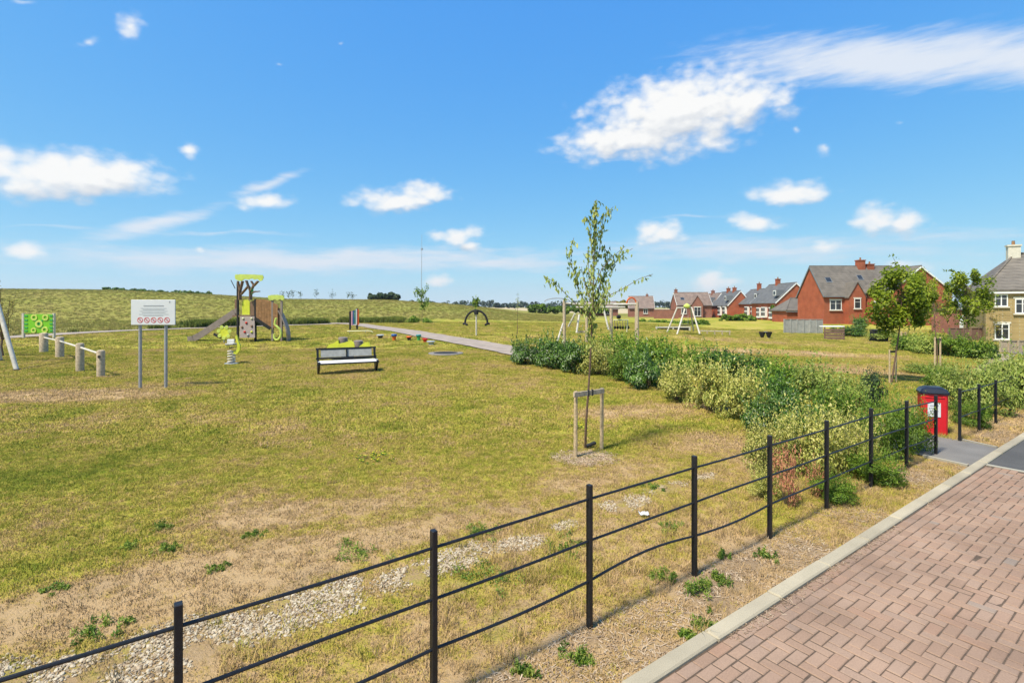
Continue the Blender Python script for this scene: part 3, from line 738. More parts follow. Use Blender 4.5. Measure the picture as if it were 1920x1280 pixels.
# ================================================================== scatter: grass, gravel
PROTO = {}
def collection(name, meshes):
    c = bpy.data.collections.new(name)
    for i, me in enumerate(meshes): c.objects.link(bpy.data.objects.new(name, me))
    return c
def scatter(name, pts, rot, scl, attrs, coll, label=None, parent=None, kind='stuff', tilt=None):
    me = bpy.data.meshes.new(name); me.vertices.add(len(pts)); me.vertices.foreach_set('co', np.asarray(pts, np.float32).ravel())
    n = len(pts)
    r3 = np.zeros((n, 3), np.float32); r3[:, 2] = rot
    if tilt is not None: r3[:, 0] = tilt[:, 0]; r3[:, 1] = tilt[:, 1]
    s3 = np.asarray(scl, np.float32); s3 = np.repeat(s3[:, None], 3, 1) if s3.ndim == 1 else s3
    a = me.attributes.new('rot', 'FLOAT_VECTOR', 'POINT'); a.data.foreach_set('vector', r3.ravel())
    a = me.attributes.new('scl', 'FLOAT_VECTOR', 'POINT'); a.data.foreach_set('vector', s3.ravel())
    for k, v in attrs.items():
        a = me.attributes.new(k, 'FLOAT', 'POINT'); a.data.foreach_set('value', np.asarray(v, np.float32))
    o = bpy.data.objects.new(name, me); COL.objects.link(o)
    if parent: o.parent = parent
    g = bpy.data.node_groups.new(name + '_scatter', 'GeometryNodeTree')
    g.interface.new_socket('Geometry', in_out='INPUT', socket_type='NodeSocketGeometry'); g.interface.new_socket('Geometry', in_out='OUTPUT', socket_type='NodeSocketGeometry')
    N, L = g.nodes, g.links
    gi = N.new('NodeGroupInput'); go = N.new('NodeGroupOutput'); ip = N.new('GeometryNodeInstanceOnPoints'); ci = N.new('GeometryNodeCollectionInfo')
    ci.inputs['Collection'].default_value = coll; ci.inputs['Separate Children'].default_value = True; ci.inputs['Reset Children'].default_value = True
    ip.inputs['Pick Instance'].default_value = True
    def na(nm, t):
        a = N.new('GeometryNodeInputNamedAttribute'); a.data_type = t; a.inputs['Name'].default_value = nm; return a.outputs[0]
    L.new(gi.outputs[0], ip.inputs['Points']); L.new(ci.outputs[0], ip.inputs['Instance'])
    er = N.new('FunctionNodeEulerToRotation'); L.new(na('rot', 'FLOAT_VECTOR'), er.inputs[0]); L.new(er.outputs[0], ip.inputs['Rotation'])
    L.new(na('scl', 'FLOAT_VECTOR'), ip.inputs['Scale'])
    rv = N.new('FunctionNodeRandomValue'); rv.data_type = 'INT'; rv.inputs[4].default_value = 0; rv.inputs[5].default_value = len(coll.objects) - 1
    L.new(rv.outputs[2], ip.inputs['Instance Index'])
    L.new(ip.outputs[0], go.inputs[0])
    md = o.modifiers.new('scatter', 'NODES'); md.node_group = g
    tag(o, label=label, kind=kind); return o
def tuft(n, h, spread, w, lean, seed, mat_, seg=2):
    rg = np.random.default_rng(seed); mb = MB()
    for i in range(n):
        a = rg.uniform(0, 2 * math.pi); r = spread * math.sqrt(rg.random()); x, y = r * math.cos(a), r * math.sin(a)
        b = rg.uniform(0, 2 * math.pi); hh = h * rg.uniform(.5, 1.15); ln = lean * rg.uniform(.2, 1.2) * hh
        dx, dy = math.cos(b), math.sin(b); ww = w * rg.uniform(.7, 1.3); c = rg.uniform(0, math.pi); px, py = math.cos(c) * ww / 2, math.sin(c) * ww / 2
        m1 = (x + dx * ln * .35, y + dy * ln * .35, hh * .6); tp = (x + dx * ln, y + dy * ln, hh)
        mb.add([(x - px, y - py, -.004), (x + px, y + py, -.004), (m1[0] + px * .8, m1[1] + py * .8, m1[2]), (m1[0] - px * .8, m1[1] - py * .8, m1[2]), tp], [(0, 1, 2, 3), (3, 2, 4)])
    me = bpy.data.meshes.new('tuft'); me.from_pydata(mb.v, [], mb.f); me.materials.append(mat_); return me
def grass_material(name, meadow=False, bright=1.0):
    m, nt, b = newmat(name); N, L = nt.nodes, nt.links
    def at(n):
        a = N.new('ShaderNodeAttribute'); a.attribute_type = 'INSTANCER'; a.attribute_name = n; return a.outputs['Fac']
    mv = N.new('ShaderNodeValue'); mv.outputs[0].default_value = 1.0 if meadow else 0.0
    c, _ = lawn_colour(nt, at('dry'), None, mv.outputs[0])
    hs = N.new('ShaderNodeHueSaturation'); L.new(c, hs.inputs['Color'])
    mr = N.new('ShaderNodeMapRange'); mr.inputs['To Min'].default_value = .8 * bright; mr.inputs['To Max'].default_value = 1.4 * bright; L.new(at('rnd'), mr.inputs['Value']); L.new(mr.outputs[0], hs.inputs['Value'])
    L.new(hs.outputs[0], b.inputs['Base Color']); b.inputs['Roughness'].default_value = .7; b.inputs['Specular IOR Level'].default_value = .2
    # blades curl every way: shade them by a normal leaning towards the sky
    ge = N.new('ShaderNodeNewGeometry'); sca = N.new('ShaderNodeVectorMath'); sca.operation = 'MULTIPLY_ADD'; sca.inputs[1].default_value = (.45, .45, .45); sca.inputs[2].default_value = (0, 0, 1)
    L.new(ge.outputs['Normal'], sca.inputs[0]); nm = N.new('ShaderNodeVectorMath'); nm.operation = 'NORMALIZE'; L.new(sca.outputs[0], nm.inputs[0]); L.new(nm.outputs[0], b.inputs['Normal'])
    tr = N.new('ShaderNodeBsdfTranslucent'); L.new(hs.outputs[0], tr.inputs['Color']); mx = N.new('ShaderNodeMixShader'); mx.inputs[0].default_value = .2
    L.new(b.outputs[0], mx.inputs[1]); L.new(tr.outputs[0], mx.inputs[2]); L.new(mx.outputs[0], N['Material Output'].inputs['Surface'])
    return m
MG = grass_material('grass_blade'); MGM = grass_material('meadow_blade', True, 1.0)
def area_points(n, d0, d1, wid=1.12, extra=1.2, seed=1):
    rg = np.random.default_rng(seed)
    d = np.sqrt(rg.random(n) * (d1 ** 2 - d0 ** 2) + d0 ** 2); x = rg.uniform(-1, 1, n) * (d * wid + extra)
    return x, d
def not_on_hard(x, y):
    s, t = st(x, y)
    ok = ~((t > -.01) & (s > -12))
    ok &= ~((s > 7.78) & (s < 9.55) & (t > -1.3))
    ok &= dist_poly(x, y, PA) > 1.02; ok &= dist_poly(x, y, PB) > .97
    return ok
def do_grass(name, n, d0, d1, coll, smin, smax, seed, filt=None, label=None, on_gravel=.85):
    x, y = area_points(n, d0, d1, seed=seed)
    dry, soil, mead, grav = masks(x, y); rg = np.random.default_rng(seed + 50)
    keep = not_on_hard(x, y) & (rg.random(len(x)) > soil * .75) & (rg.random(len(x)) > grav * on_gravel) & (mead < .5) & (rg.random(len(x)) > .55 * sstep(.55, .95, dry))
    if filt is not None: keep &= filt(x, y, dry, soil, rg)
    x, y, dry = x[keep], y[keep], dry[keep]; k = len(x)
    sc = rg.uniform(smin, smax, k)
    scl = np.stack([sc, sc, sc * rg.uniform(.7, 1.25, k)], -1)
    pts = np.stack([x, y, gz(x, y)], -1)
    scatter(name, pts, rg.uniform(0, 6.28, k), scl, dict(dry=np.clip(dry + rg.normal(0, .17, k), 0, 1), rnd=np.where(rg.random(k) < .12, -.5, rg.random(k))), coll, label)
C_LAWN = collection('lawn_tuft', [tuft(22, .026, .055, .0045, 1.0, 100 + i, MG) for i in range(5)])
C_LAWN2 = collection('lawn_tuft_wide', [tuft(26, .040, .16, .012, 1.1, 200 + i, MG) for i in range(4)])
C_DRY = collection('straw_tuft', [tuft(20, .10, .06, .0045, .9, 300 + i, MG) for i in range(4)])
C_MEAD = collection('meadow_tuft', [tuft(30, .42, .40, .035, .45, 400 + i, MGM) for i in range(4)])
do_grass('lawn_grass', 62000, 2.0, 10, C_LAWN, .8, 1.35, 1, label='short patchy yellow green grass on the near lawn')
do_grass('lawn_grass', 70000, 9, 26, C_LAWN2, .8, 1.3, 2, label='short mown grass round the play equipment')
do_grass('lawn_grass', 40000, 26, 62, C_LAWN2, 1.2, 2.0, 3, label='mown grass between the paths and the houses')
def vergef(x, y, dry, soil, rg):
    s, t = st(x, y)
    n = fbm(x * 1.9 + 7, y * 1.9, 3)
    return ((t > -2.4) & (rg.random(len(x)) < sstep(.42, .62, n) * (.35 + .65 * sstep(-2.4, -1.0, t)))) & (rg.random(len(x)) > .5 * (t > -.55))
do_grass('dry_grass', 30000, 2.0, 11, C_DRY, .5, 1.15, 4, vergef, 'longer straw coloured grass along the black fence', .45)
# long grass on the bank
x, y = area_points(44000, 26, 125, 1.4, 3, 9); dry, soil, mead, grav = masks(x, y); rg = np.random.default_rng(77)
keep = (mead > .35) & (dist_poly(x, y, PA) > 1.1) & (x < .12 * y); x, y = x[keep], y[keep]; k = len(x)
pa = np.interp(x, [p.x for p in PA], [p.y for p in PA]); fr = np.exp(-np.maximum(y - pa - 1, 0) / 4.0)
sc = rg.uniform(.5, 1.0, k) * (.55 + .75 * fr)
scatter('meadow_grass', np.stack([x, y, gz(x, y)], -1), rg.uniform(0, 6.28, k), np.stack([sc * 1.4, sc * 1.4, sc], -1), dict(dry=np.clip(.62 - .75 * fr + rg.normal(0, .12, k), 0, 1), rnd=rg.random(k) * .5 + .25), C_MEAD, 'long meadow grass covering the bank behind the path')

# the lush fringe of that bank along the path
n = 9000; rg = np.random.default_rng(78); x = rg.uniform(PA[0].x, PA[-1].x + 6, n); y = np.interp(x, [p.x for p in PA], [p.y for p in PA]) + 1.25 + np.abs(rg.normal(0, 1.6, n))
keep = (np.abs(x) < y * 1.12 + 3) & (fbm(x * .35, y * .35 + 3, 3) > .40) & (dist_poly(x, y, PA) > 1.1) & (dist_poly(x, y, PB) > 1.1); x, y = x[keep], y[keep]; k = len(x)
sc = rg.uniform(.7, 1.6, k) * (.6 + .9 * fbm(x * .5 + 9, y * .5, 2))
scatter('meadow_grass', np.stack([x, y, gz(x, y)], -1), rg.uniform(0, 6.28, k), np.stack([sc, sc, sc], -1), dict(dry=rg.uniform(0, .12, k), rnd=rg.random(k) * .4), C_MEAD, 'taller lush green grass fringing the far side of the path')
# gravel
def stone_mesh(seed):
    rg = random.Random(seed); bm = bmesh.new(); bmesh.ops.create_icosphere(bm, subdivisions=1, radius=1)
    sx, sy, sz = rg.uniform(.7, 1.2), rg.uniform(.6, 1), rg.uniform(.4, .7)
    for v in bm.verts: v.co = Vector((v.co.x * sx, v.co.y * sy, v.co.z * sz)) * rg.uniform(.8, 1.15)
    me = bpy.data.meshes.new('stone'); bm.to_mesh(me); bm.free(); me.materials.append(M['pebble']); return me
def pebble_material():
    m, nt, b = newmat('pebble'); N, L = nt.nodes, nt.links
    a = N.new('ShaderNodeAttribute'); a.attribute_type = 'INSTANCER'; a.attribute_name = 'rnd'
    rp = N.new('ShaderNodeValToRGB'); L.new(a.outputs['Fac'], rp.inputs[0]); e = rp.color_ramp.elements
    cols = [(0, (.11, .075, .045)), (.15, (.25, .175, .10)), (.4, (.36, .28, .175)), (.65, (.43, .35, .235)), (.85, (.49, .42, .31)), (1, (.32, .22, .13))]
    while len(e) < len(cols): e.new(.5)
    for i, (p, c) in enumerate(cols): e[i].position = p; e[i].color = (*c, 1)
    L.new(rp.outputs[0], b.inputs['Base Color']); b.inputs['Roughness'].default_value = .8; return m
M['pebble'] = pebble_material()
C_STONE = collection('pebble_shape', [stone_mesh(i) for i in range(6)])
rg = np.random.default_rng(21); n = 240000
x = rg.uniform(-4.2, 4.2, n); y = rg.uniform(1.8, 8.2, n); dry, soil, mead, grav = masks(x, y)
keep = rg.random(n) < grav * sstep(.28, .42, fbm(x * 3.5 + 60, y * 3.5, 3)); x, y = x[keep], y[keep]; k = len(x)
scatter('gravel', np.stack([x, y, gz(x, y) + .004], -1), rg.uniform(0, 6.28, k), rg.uniform(.006, .016, k) * rg.choice([.8, 1, 1.35], k), dict(rnd=rg.random(k)), C_STONE, 'pale gravel strip in the grass behind the black fence', tilt=rg.normal(0, .4, (k, 2)))
# wood chips round the young tree, dry litter on the verge
def chip_mesh(seed):
    rg = random.Random(seed); mb = MB(); mb.box((0, 0, 0), (1, rg.uniform(.25, .45), .12)); me = mb.mesh('chip', M['chip']); return me
M['chip'] = pebble_material(); M['chip'].name = 'wood_chip'
for e_, c_ in zip(M['chip'].node_tree.nodes['Color Ramp'].color_ramp.elements, [(.10, .06, .035), (.22, .14, .08), (.33, .23, .14), (.42, .31, .20), (.48, .38, .26), (.26, .15, .08)]): e_.color = (*c_, 1)
C_CHIP = collection('chip_shape', [chip_mesh(i) for i in range(4)])
n = 2600; a = rg.uniform(0, 6.28, n); r = np.sqrt(rg.random(n)) * rg.uniform(.7, 1.1, n); x = MULCH.x + .60 * r * np.cos(a); y = MULCH.y + .46 * r * np.sin(a)
scatter('wood_chips', np.stack([x, y, gz(x, y) + .008], -1), rg.uniform(0, 6.28, n), rg.uniform(.02, .05, n), dict(rnd=rg.random(n)), C_CHIP, 'brown wood chip mulch round the staked young tree', tilt=rg.normal(0, .3, (n, 2)))
n = 9000; s = rg.uniform(-3, 8, n); t = rg.uniform(-.62, .0, n); x = K0.x + KE.x * s + KN.x * t; y = K0.y + KE.y * s + KN.y * t
keep = fbm(x * 2.2, y * 2.2, 3) > .44; x, y = x[keep], y[keep]; k = len(x)
scatter('dry_litter', np.stack([x, y, gz(x, y) + .006], -1), rg.uniform(0, 6.28, k), np.stack([rg.uniform(.02, .07, k), rg.uniform(.01, .02, k), np.full(k, .02)], -1), dict(rnd=rg.random(k) * .7 + .25), C_CHIP, 'dry cut grass and litter on the verge beside the kerb', tilt=rg.normal(0, .3, (k, 2)))

n = 1500; s_ = rg.uniform(-1, 7.9, n); t_ = .135 + np.abs(rg.normal(0, .05, n)); x = K0.x + KE.x * s_ + KN.x * t_; y = K0.y + KE.y * s_ + KN.y * t_
keep = fbm(s_ * 2.1 + 5, s_ * .3, 3) > .47; x, y = x[keep], y[keep]; k = len(x)
scatter('kerb_litter', np.stack([x, y, np.full(k, .036)], -1), rg.uniform(0, 6.28, k), np.stack([rg.uniform(.008, .045, k), rg.uniform(.006, .014, k), np.full(k, .012)], -1), dict(rnd=rg.random(k) * .8), C_CHIP, 'dry crumbs and stalks gathered on the paving along the kerb', tilt=rg.normal(0, .2, (k, 2)))

# ================================================================== black estate fence
def fence_run(label, bases, tops, rails, loc):
    f = thing('estate_fence', loc, label, 'fence', 'black metal estate fences along the verge')
    top = []
    for b, h in zip(bases, tops):
        mb = MB(); z0 = float(gz(b.x, b.y)) - .12
        mb.bar((b.x, b.y, z0), (b.x, b.y, h), .045, .012 * 3, (KE.x, KE.y, 0), .004); mb.build('post', M['black'], f)
        top.append(h)
    for frac, wob in rails:
        for i in range(len(bases) - 1):
            a, b = bases[i], bases[i + 1]; pts = []
            za = float(gz(a.x, a.y)); zb = float(gz(b.x, b.y))
            for k in range(9):
                t = k / 8; p = a.lerp(b, t)
                z = (za + (top[i] - za) * frac) * (1 - t) + (zb + (top[i + 1] - zb) * frac) * t
                z += math.sin(math.pi * t) * wob[i % len(wob)]
                pts.append((p.x, p.y, z))
            mb = MB(); mb.tube(pts, .0105, 8); mb.build('rail', M['black'], f, True)
    return f
fb = [Vector((-1.58 + 1.091 * k, 2.427 + .777 * k, 0)) for k in range(-1, 9)]
topy = {0: 1130, 1: 993, 2: 908, 3: 854, 4: 816, 5: 788, 6: 765, 7: 751, 8: 741}
ft = [1.10] + [H + (HOR - topy[k]) / F * fb[k + 1].y for k in range(0, 9)]
fence_run('long black metal fence running beside the block paving up to the red bin', fb, ft,
          [(.90, [.0, -.005, .0]), (.61, [.0, .004, -.006]), (.33, [.0, -.015, -.02, .05, -.03, .0])], fb[1])
fb2 = [ST(9.53 + 1.27 * k, -.56) for k in range(0, 9)]
_ty = [728, 720, 712, 705, 700, 695, 691, 688, 686]
ft2 = [H + (HOR - _ty[k]) / F * fb2[k].y for k in range(9)]
fence_run('short black metal fence beyond the red bin on the far side of the little path', fb2, ft2, [(.93, [.0]), (.45, [.01, 0])], fb2[0])

# ================================================================== red dog waste bin
def bin_():
    b = ST(9.85, -1.05); z = float(gz(b.x, b.y)); d = b.y
    t = thing('waste_bin', (b.x, b.y, z), 'red plastic dog waste bin with dark lid and white notice by the fence gap', 'bin')
    w, dp = .42, .36; z0 = H + (HOR - 812) / F * d; z1 = H + (HOR - 737) / F * d; a = R(-28)
    Mz = Matrix.Rotation(a, 3, 'Z')
    def L_(v): return Mz @ Vector(v) + Vector((b.x, b.y, 0))
    mb = MB()
    ring = []
    prof = [(-w / 2 + .03, -dp / 2), (w / 2 - .03, -dp / 2), (w / 2, -dp / 2 + .03), (w / 2, dp / 2 - .03), (w / 2 - .03, dp / 2), (-w / 2 + .03, dp / 2), (-w / 2, dp / 2 - .03), (-w / 2, -dp / 2 + .03)]
    k = len(prof); vs = []
    for zz, sc in ((z0, .93), (z0 + .02, .96), (z1 - .03, 1.0), (z1, 1.0)):
        vs += [L_((x * sc, y * sc, zz)) for x, y in prof]
    fs = [(r * k + i, r * k + (i + 1) % k, (r + 1) * k + (i + 1) % k, (r + 1) * k + i) for r in range(3) for i in range(k)] + [tuple(range(k)), tuple(range(3 * k, 4 * k))]
    mb.add(vs, fs); mb.build('body', M['red_bin'], t)
    mb = MB(); vs = []
    for zz, sx, sy in ((z1 + .003, 1.08, 1.10), (z1 + .04, 1.08, 1.10), (z1 + .10, .92, .95), (z1 + .135, .55, .7)):
        vs += [L_((x * sx, y * sy, zz)) for x, y in prof]
    mb.add(vs, fs); lid = mb.build('lid', M['bin_lid'], t)
    mb = MB(); mb.box(L_((0, -dp / 2 * 1.10 - .012, z1 + .03)), (.22, .03, .02), Mz, .005); mb.build('handle', M['bin_lid'], lid)
    mb = MB(); mb.box(L_((-.01, -dp / 2 - .004, (z0 + z1) / 2 + .10)), (.20, .006, .27), Mz); nt_ = mb.build('notice', M['white_p'], t)
    for i in range(4):
        mb = MB(); mb.box(L_((-.01, -dp / 2 - .009, (z0 + z1) / 2 + .18 - i * .05)), (.13 - .02 * (i % 2), .004, .014), Mz); mb.build('print_line', M['ink'], nt_)
    mb = MB(); mb.box(L_((0, -dp / 2 - .006, z1 - .05)), (.30, .012, .035), Mz, .004); mb.build('slot_rim', M['red_bin'], t)
    mb = MB(); mb.bar(L_((0, .05, z - .1)), L_((0, .05, z0 + .1)), .07, .07); mb.build('post', M['galv'], t)
    return t
bin_()

# ================================================================== foliage
def leaf_mesh(name, pos, nrm, size, mat_, tint, aspect=.55, droop=None, rg=None, fold=.18):
    """each leaf is a folded pointed blade of two triangles pairs; pos/nrm Nx3"""
    n = len(pos); rg = rg or np.random.default_rng(1)
    nrm = nrm / np.maximum(np.linalg.norm(nrm, axis=1, keepdims=True), 1e-6)
    r = rg.normal(size=(n, 3)) if droop is None else droop + rg.normal(size=(n, 3)) * .25
    u = r - nrm * (r * nrm).sum(1, keepdims=True); u /= np.maximum(np.linalg.norm(u, axis=1, keepdims=True), 1e-6)
    w = np.cross(nrm, u); s = np.asarray(size)[:, None]
    a = pos - u * s * .5; c = pos + u * s * .5
    b = pos + w * s * aspect * .5 + nrm * s * fold - u * s * .08; d = pos - w * s * aspect * .5 + nrm * s * fold - u * s * .08
    v = np.stack([a, b, c, d], 1).reshape(-1, 3)
    i = np.arange(n) * 4
    tri = np.stack([i, i + 1, i + 2, i, i + 2, i + 3], 1).reshape(-1, 3)
    me = bpy.data.meshes.new(name); me.vertices.add(len(v)); me.vertices.foreach_set('co', v.astype(np.float32).ravel())
    me.loops.add(tri.size); me.loops.foreach_set('vertex_index', tri.ravel().astype(np.int32))
    me.polygons.add(len(tri)); me.polygons.foreach_set('loop_start', np.arange(0, tri.size, 3, dtype=np.int32)); me.update(calc_edges=True)
    at = me.attributes.new('tint', 'FLOAT', 'FACE'); at.data.foreach_set('value', np.repeat(np.clip(tint, 0, 1), 2).astype(np.float32))
    me.materials.append(mat_); return me
def clump_points(n, rg, nclump=26, rad=.34, low=.0, flat=1.0, shell=.75):
    """leaf places on many little clumps that fill a rough dome of unit radius, base at z=0"""
    c = []
    while len(c) < nclump:
        v = rg.uniform(-1, 1, 3)
        if .25 < np.linalg.norm(v) < .82 and v[2] > -.55: c.append(v)
    c = np.array(c); cr = rad * rg.uniform(.65, 1.25, nclump); ct = rg.uniform(-.14, .14, nclump)
    k = rg.integers(0, nclump, n); d = rg.normal(size=(n, 3)); d /= np.linalg.norm(d, axis=1, keepdims=True)
    rr = cr[k] * (shell + (1 - shell) * rg.random(n)) * rg.uniform(.75, 1.12, n)
    p = c[k] + d * rr[:, None]
    nr = d * .7 + p * .5 + rg.normal(size=(n, 3)) * .45 + np.array([0, 0, .35])
    p[:, 2] = (p[:, 2] + .75) / 1.75 * flat
    return p, nr, ct[k]
def shrub_mesh(kind, seed, n=2600, size=.085, aspect=.55, sprig=40):
    rg = np.random.default_rng(seed); p, nr, ct = clump_points(n, rg)
    # upright shoots break the outline
    for i in range(sprig):
        a = rg.uniform(0, 6.28); r = .8 * math.sqrt(rg.random()); base = np.array([r * math.cos(a), r * math.sin(a), .55 + .35 * (1 - r)])
        dr = np.array([math.cos(a) * r * .6, math.sin(a) * r * .6, 1.0]) + rg.normal(size=3) * .25; m = 10
        q = base + np.linspace(0, rg.uniform(.2, .42) * (1.6 if rg.random() < .25 else 1), m)[:, None] * dr + rg.normal(size=(m, 3)) * .022
        p = np.vstack([p, q]); nr = np.vstack([nr, rg.normal(size=(m, 3)) + [0, 0, .6]]); ct = np.concatenate([ct, rg.uniform(-.1, .2, m)])
    keep = p[:, 2] > .0; p, nr, ct = p[keep], nr[keep], ct[keep]
    t = .45 + ct + rg.normal(0, .22, len(p))
    return leaf_mesh('foliage', p, nr, size * rg.uniform(.6, 1.3, len(p)), LM[kind], t, aspect, rg=rg)
def stem_mesh(seed, n=9, r=.02, h=.7):
    rg = random.Random(seed); mb = MB()
    for i in range(n):
        a = rg.uniform(0, 6.28); e = rg.uniform(.25, .75); z = rg.uniform(.5, 1) * h
        mb.tube([(.06 * math.cos(a), .06 * math.sin(a), -.03), (e * .4 * math.cos(a), e * .4 * math.sin(a), z * .5), (e * math.cos(a), e * math.sin(a), z)], [r, r * .7, r * .3], 5)
    return mb.mesh('stem', M['twig'])
SHR = {k: [shrub_mesh(k, 10 * i + j, **kw) for j in range(3)] for i, (k, kw) in enumerate({
    'laurel': dict(n=3600, size=.105, aspect=.5), 'varieg': dict(n=4200, size=.085, sprig=70), 'lush': dict(n=3400, size=.10, sprig=60), 'pale': dict(n=3400, size=.09, sprig=60), 'copper': dict(n=700, size=.10, sprig=30)}.items())}
SHRN = {k: [shrub_mesh(k, 700 + 10 * i + j, **kw) for j in range(2)] for i, (k, kw) in enumerate({
    'dark': dict(n=5200, size=.085), 'varieg': dict(n=5200, size=.066, sprig=130), 'lush': dict(n=6000, size=.075, aspect=.4, sprig=120), 'laurel': dict(n=5000, size=.08)}.items())}
STEMS = [stem_mesh(i) for i in range(3)]
_sc = [0]
def shrub(kind, px, base, wpx, top, label, group, near=False, depth=1.0, name='shrub', ddy=0):
    g = G(px, base); d = g.y + ddy; w = wpx / F * d / 2; h = (base - top) / F * d
    if ddy: g = Vector(((px - 960) / F * d, d, float(gz((px - 960) / F * d, d)))); h = H + (HOR - top) / F * d - g.z
    _sc[0] += 1; i = _sc[0]; src = SHRN if (near and kind in SHRN) else SHR
    t = thing(name, g, label, 'shrub', group)
    o = bpy.data.objects.new('foliage', src[kind][i % len(src[kind])]); COL.objects.link(o); o.parent = t
    o.scale = (w, w * depth, h * .92); o.rotation_euler = (0, 0, random.uniform(0, 6.28) if depth == 1 else 0)
    o = bpy.data.objects.new('stem', STEMS[i % 3]); COL.objects.link(o); o.parent = t; o.scale = (w * .9, w * .9 * depth, h)
    return t
GB = 'shrubs of the planting bed'
BED = [('laurel', 984, 682, 62, 632, 'dark green leafy shrub at the path end of the planting bed'),
       ('laurel', 1030, 690, 76, 630, 'dark green shrub second along the bed from the path'),
       ('laurel', 1078, 700, 66, 634, 'dark green shrub just behind the young tree trunk'),
       ('varieg', 1122, 702, 84, 642, 'pale variegated shrub behind the staked young tree'),
       ('lush', 1172, 716, 74, 656, 'mid green shrub right of the pale one behind the tree'),
       ('lush', 1160, 676, 90, 628, 'bright green shrub in the back row below the climbing frame'),
       ('laurel', 1212, 728, 84, 655, 'green shrub right of the young tree at the front of the bed'),
       ('lush', 1225, 690, 100, 634, 'mid green shrub in the back row right of the climbing frame'),
       ('lush', 1290, 700, 96, 652, 'yellowish green shrub in the back row of the bed'),
       ('varieg', 1268, 752, 70, 680, 'cream variegated shrub at the front edge of the bed'),
       ('varieg', 1326, 770, 92, 676, 'large cream variegated shrub in the middle of the bed'),
       ('laurel', 1345, 705, 90, 652, 'dark green shrub in the back row beside the dry grass'),
       ('varieg', 1392, 786, 96, 690, 'cream variegated shrub next to the dark one at the bed front'),
       ('laurel', 1412, 712, 90, 664, 'second dark green shrub in the back row beside the dry grass'),
       ('lush', 1470, 730, 96, 676, 'soft green shrub in the back row of the bed'),
       ('laurel', 1452, 762, 90, 700, 'dark green shrub in the middle of the bed right of the cream ones'),
       ('laurel', 1428, 808, 76, 744, 'dark green shrub where the bed meets the dry lawn'),
       ('pale', 1530, 752, 100, 680, 'pale shrub left of the dark round bush'),
       ('laurel', 1490, 812, 88, 740, 'dark green shrub behind the variegated one by the fence'),
       ('lush', 1560, 800, 90, 726, 'mid green shrub below the dark round bush'),
       ('pale', 1590, 768, 84, 704, 'pale shrub touching the dark round bush')]
for k, a, b, w, tp, lb in BED: shrub(k, a, b, w, tp, lb, GB)
GN_ = 'shrubs close behind the black fence'
shrub('varieg', 1446, 890, 110, 788, 'big cream variegated shrub behind the fourth near fence post', GN_, True)
shrub('varieg', 1520, 890, 130, 766, 'tallest cream variegated shrub behind the fence', GN_, True)
shrub('varieg', 1592, 880, 110, 782, 'cream variegated shrub nearest the dark round bush and fence', GN_, True)
shrub('lush', 1655, 862, 100, 742, 'bright green nettle clump between fence and red bin', GN_, True)
shrub('lush', 1703, 846, 84, 756, 'bright green weedy bush left of the red bin', GN_, True)
shrub('lush', 1640, 905, 110, 850, 'low green weeds at the foot of the fence', GN_, True)
shrub('lush', 1560, 938, 90, 890, 'low green weeds under the copper leaved plant', GN_, True)
shrub('copper', 1474, 948, 62, 838, 'dying shrub with copper red leaves at the fence', GN_)
shrub('copper', 1530, 930, 40, 872, 'small copper leaved sprig beside the dying shrub', GN_)
shrub('varieg', 1436, 935, 64, 876, 'low variegated sprig at the foot of the fence left of the copper leaves', GN_, True)
shrub('dark', 1634, 764, 50, 692, 'dark round bush standing above the fence line', GN_, True, name='round_bush')
GR_ = 'shrubs beyond the red bin'
for k, a, b, w, tp, lb in (('pale', 1800, 770, 90, 690, 'pale green shrub right behind the red bin'), ('pale', 1850, 778, 90, 690, 'pale shrub behind the second fence run'),
                           ('lush', 1770, 742, 70, 690, 'green weeds peeping over the red bin'), ('pale', 1905, 762, 90, 668, 'pale shrub at the right edge behind the second fence run'), ('lush', 1822, 800, 70, 752, 'low green weeds behind the first post past the bin'),
                           ('pale', 1740, 700, 90, 682, 'low pale weeds beside the staked tree'), ('pale', 1890, 715, 100, 672, 'pale feathery weeds beside the worn track'), ('pale', 1965, 770, 110, 660, 'pale shrub outside the right edge by the fence')):
    shrub(k, a, b, w, tp, lb, GR_, True)
GH = 'low hedge shrubs in front of the red brick house'
for k, a, b, w, tp, lb in (('lush', 1700, 658, 60, 628, 'green hedge shrub at the left end of the low hedge'), ('pale', 1740, 664, 70, 626, 'pale hedge shrub behind the paired stakes'), ('lush', 1782, 668, 70, 628, 'green hedge shrub in the middle of the low hedge'),
                           ('lush', 1826, 672, 66, 634, 'green hedge shrub near the right end of the low hedge'), ('laurel', 1852, 672, 40, 642, 'dark shrub closing the right end of the low hedge'), ('pale', 1655, 640, 60, 618, 'pale shrub left of the black wheeled bins'), ('laurel', 1612, 617, 36, 594, 'dark bush against the red brick house'), ('laurel', 1590, 630, 70, 612, 'low dark shrubs along the house front')):
    shrub(k, a, b, w, tp, lb, GH)

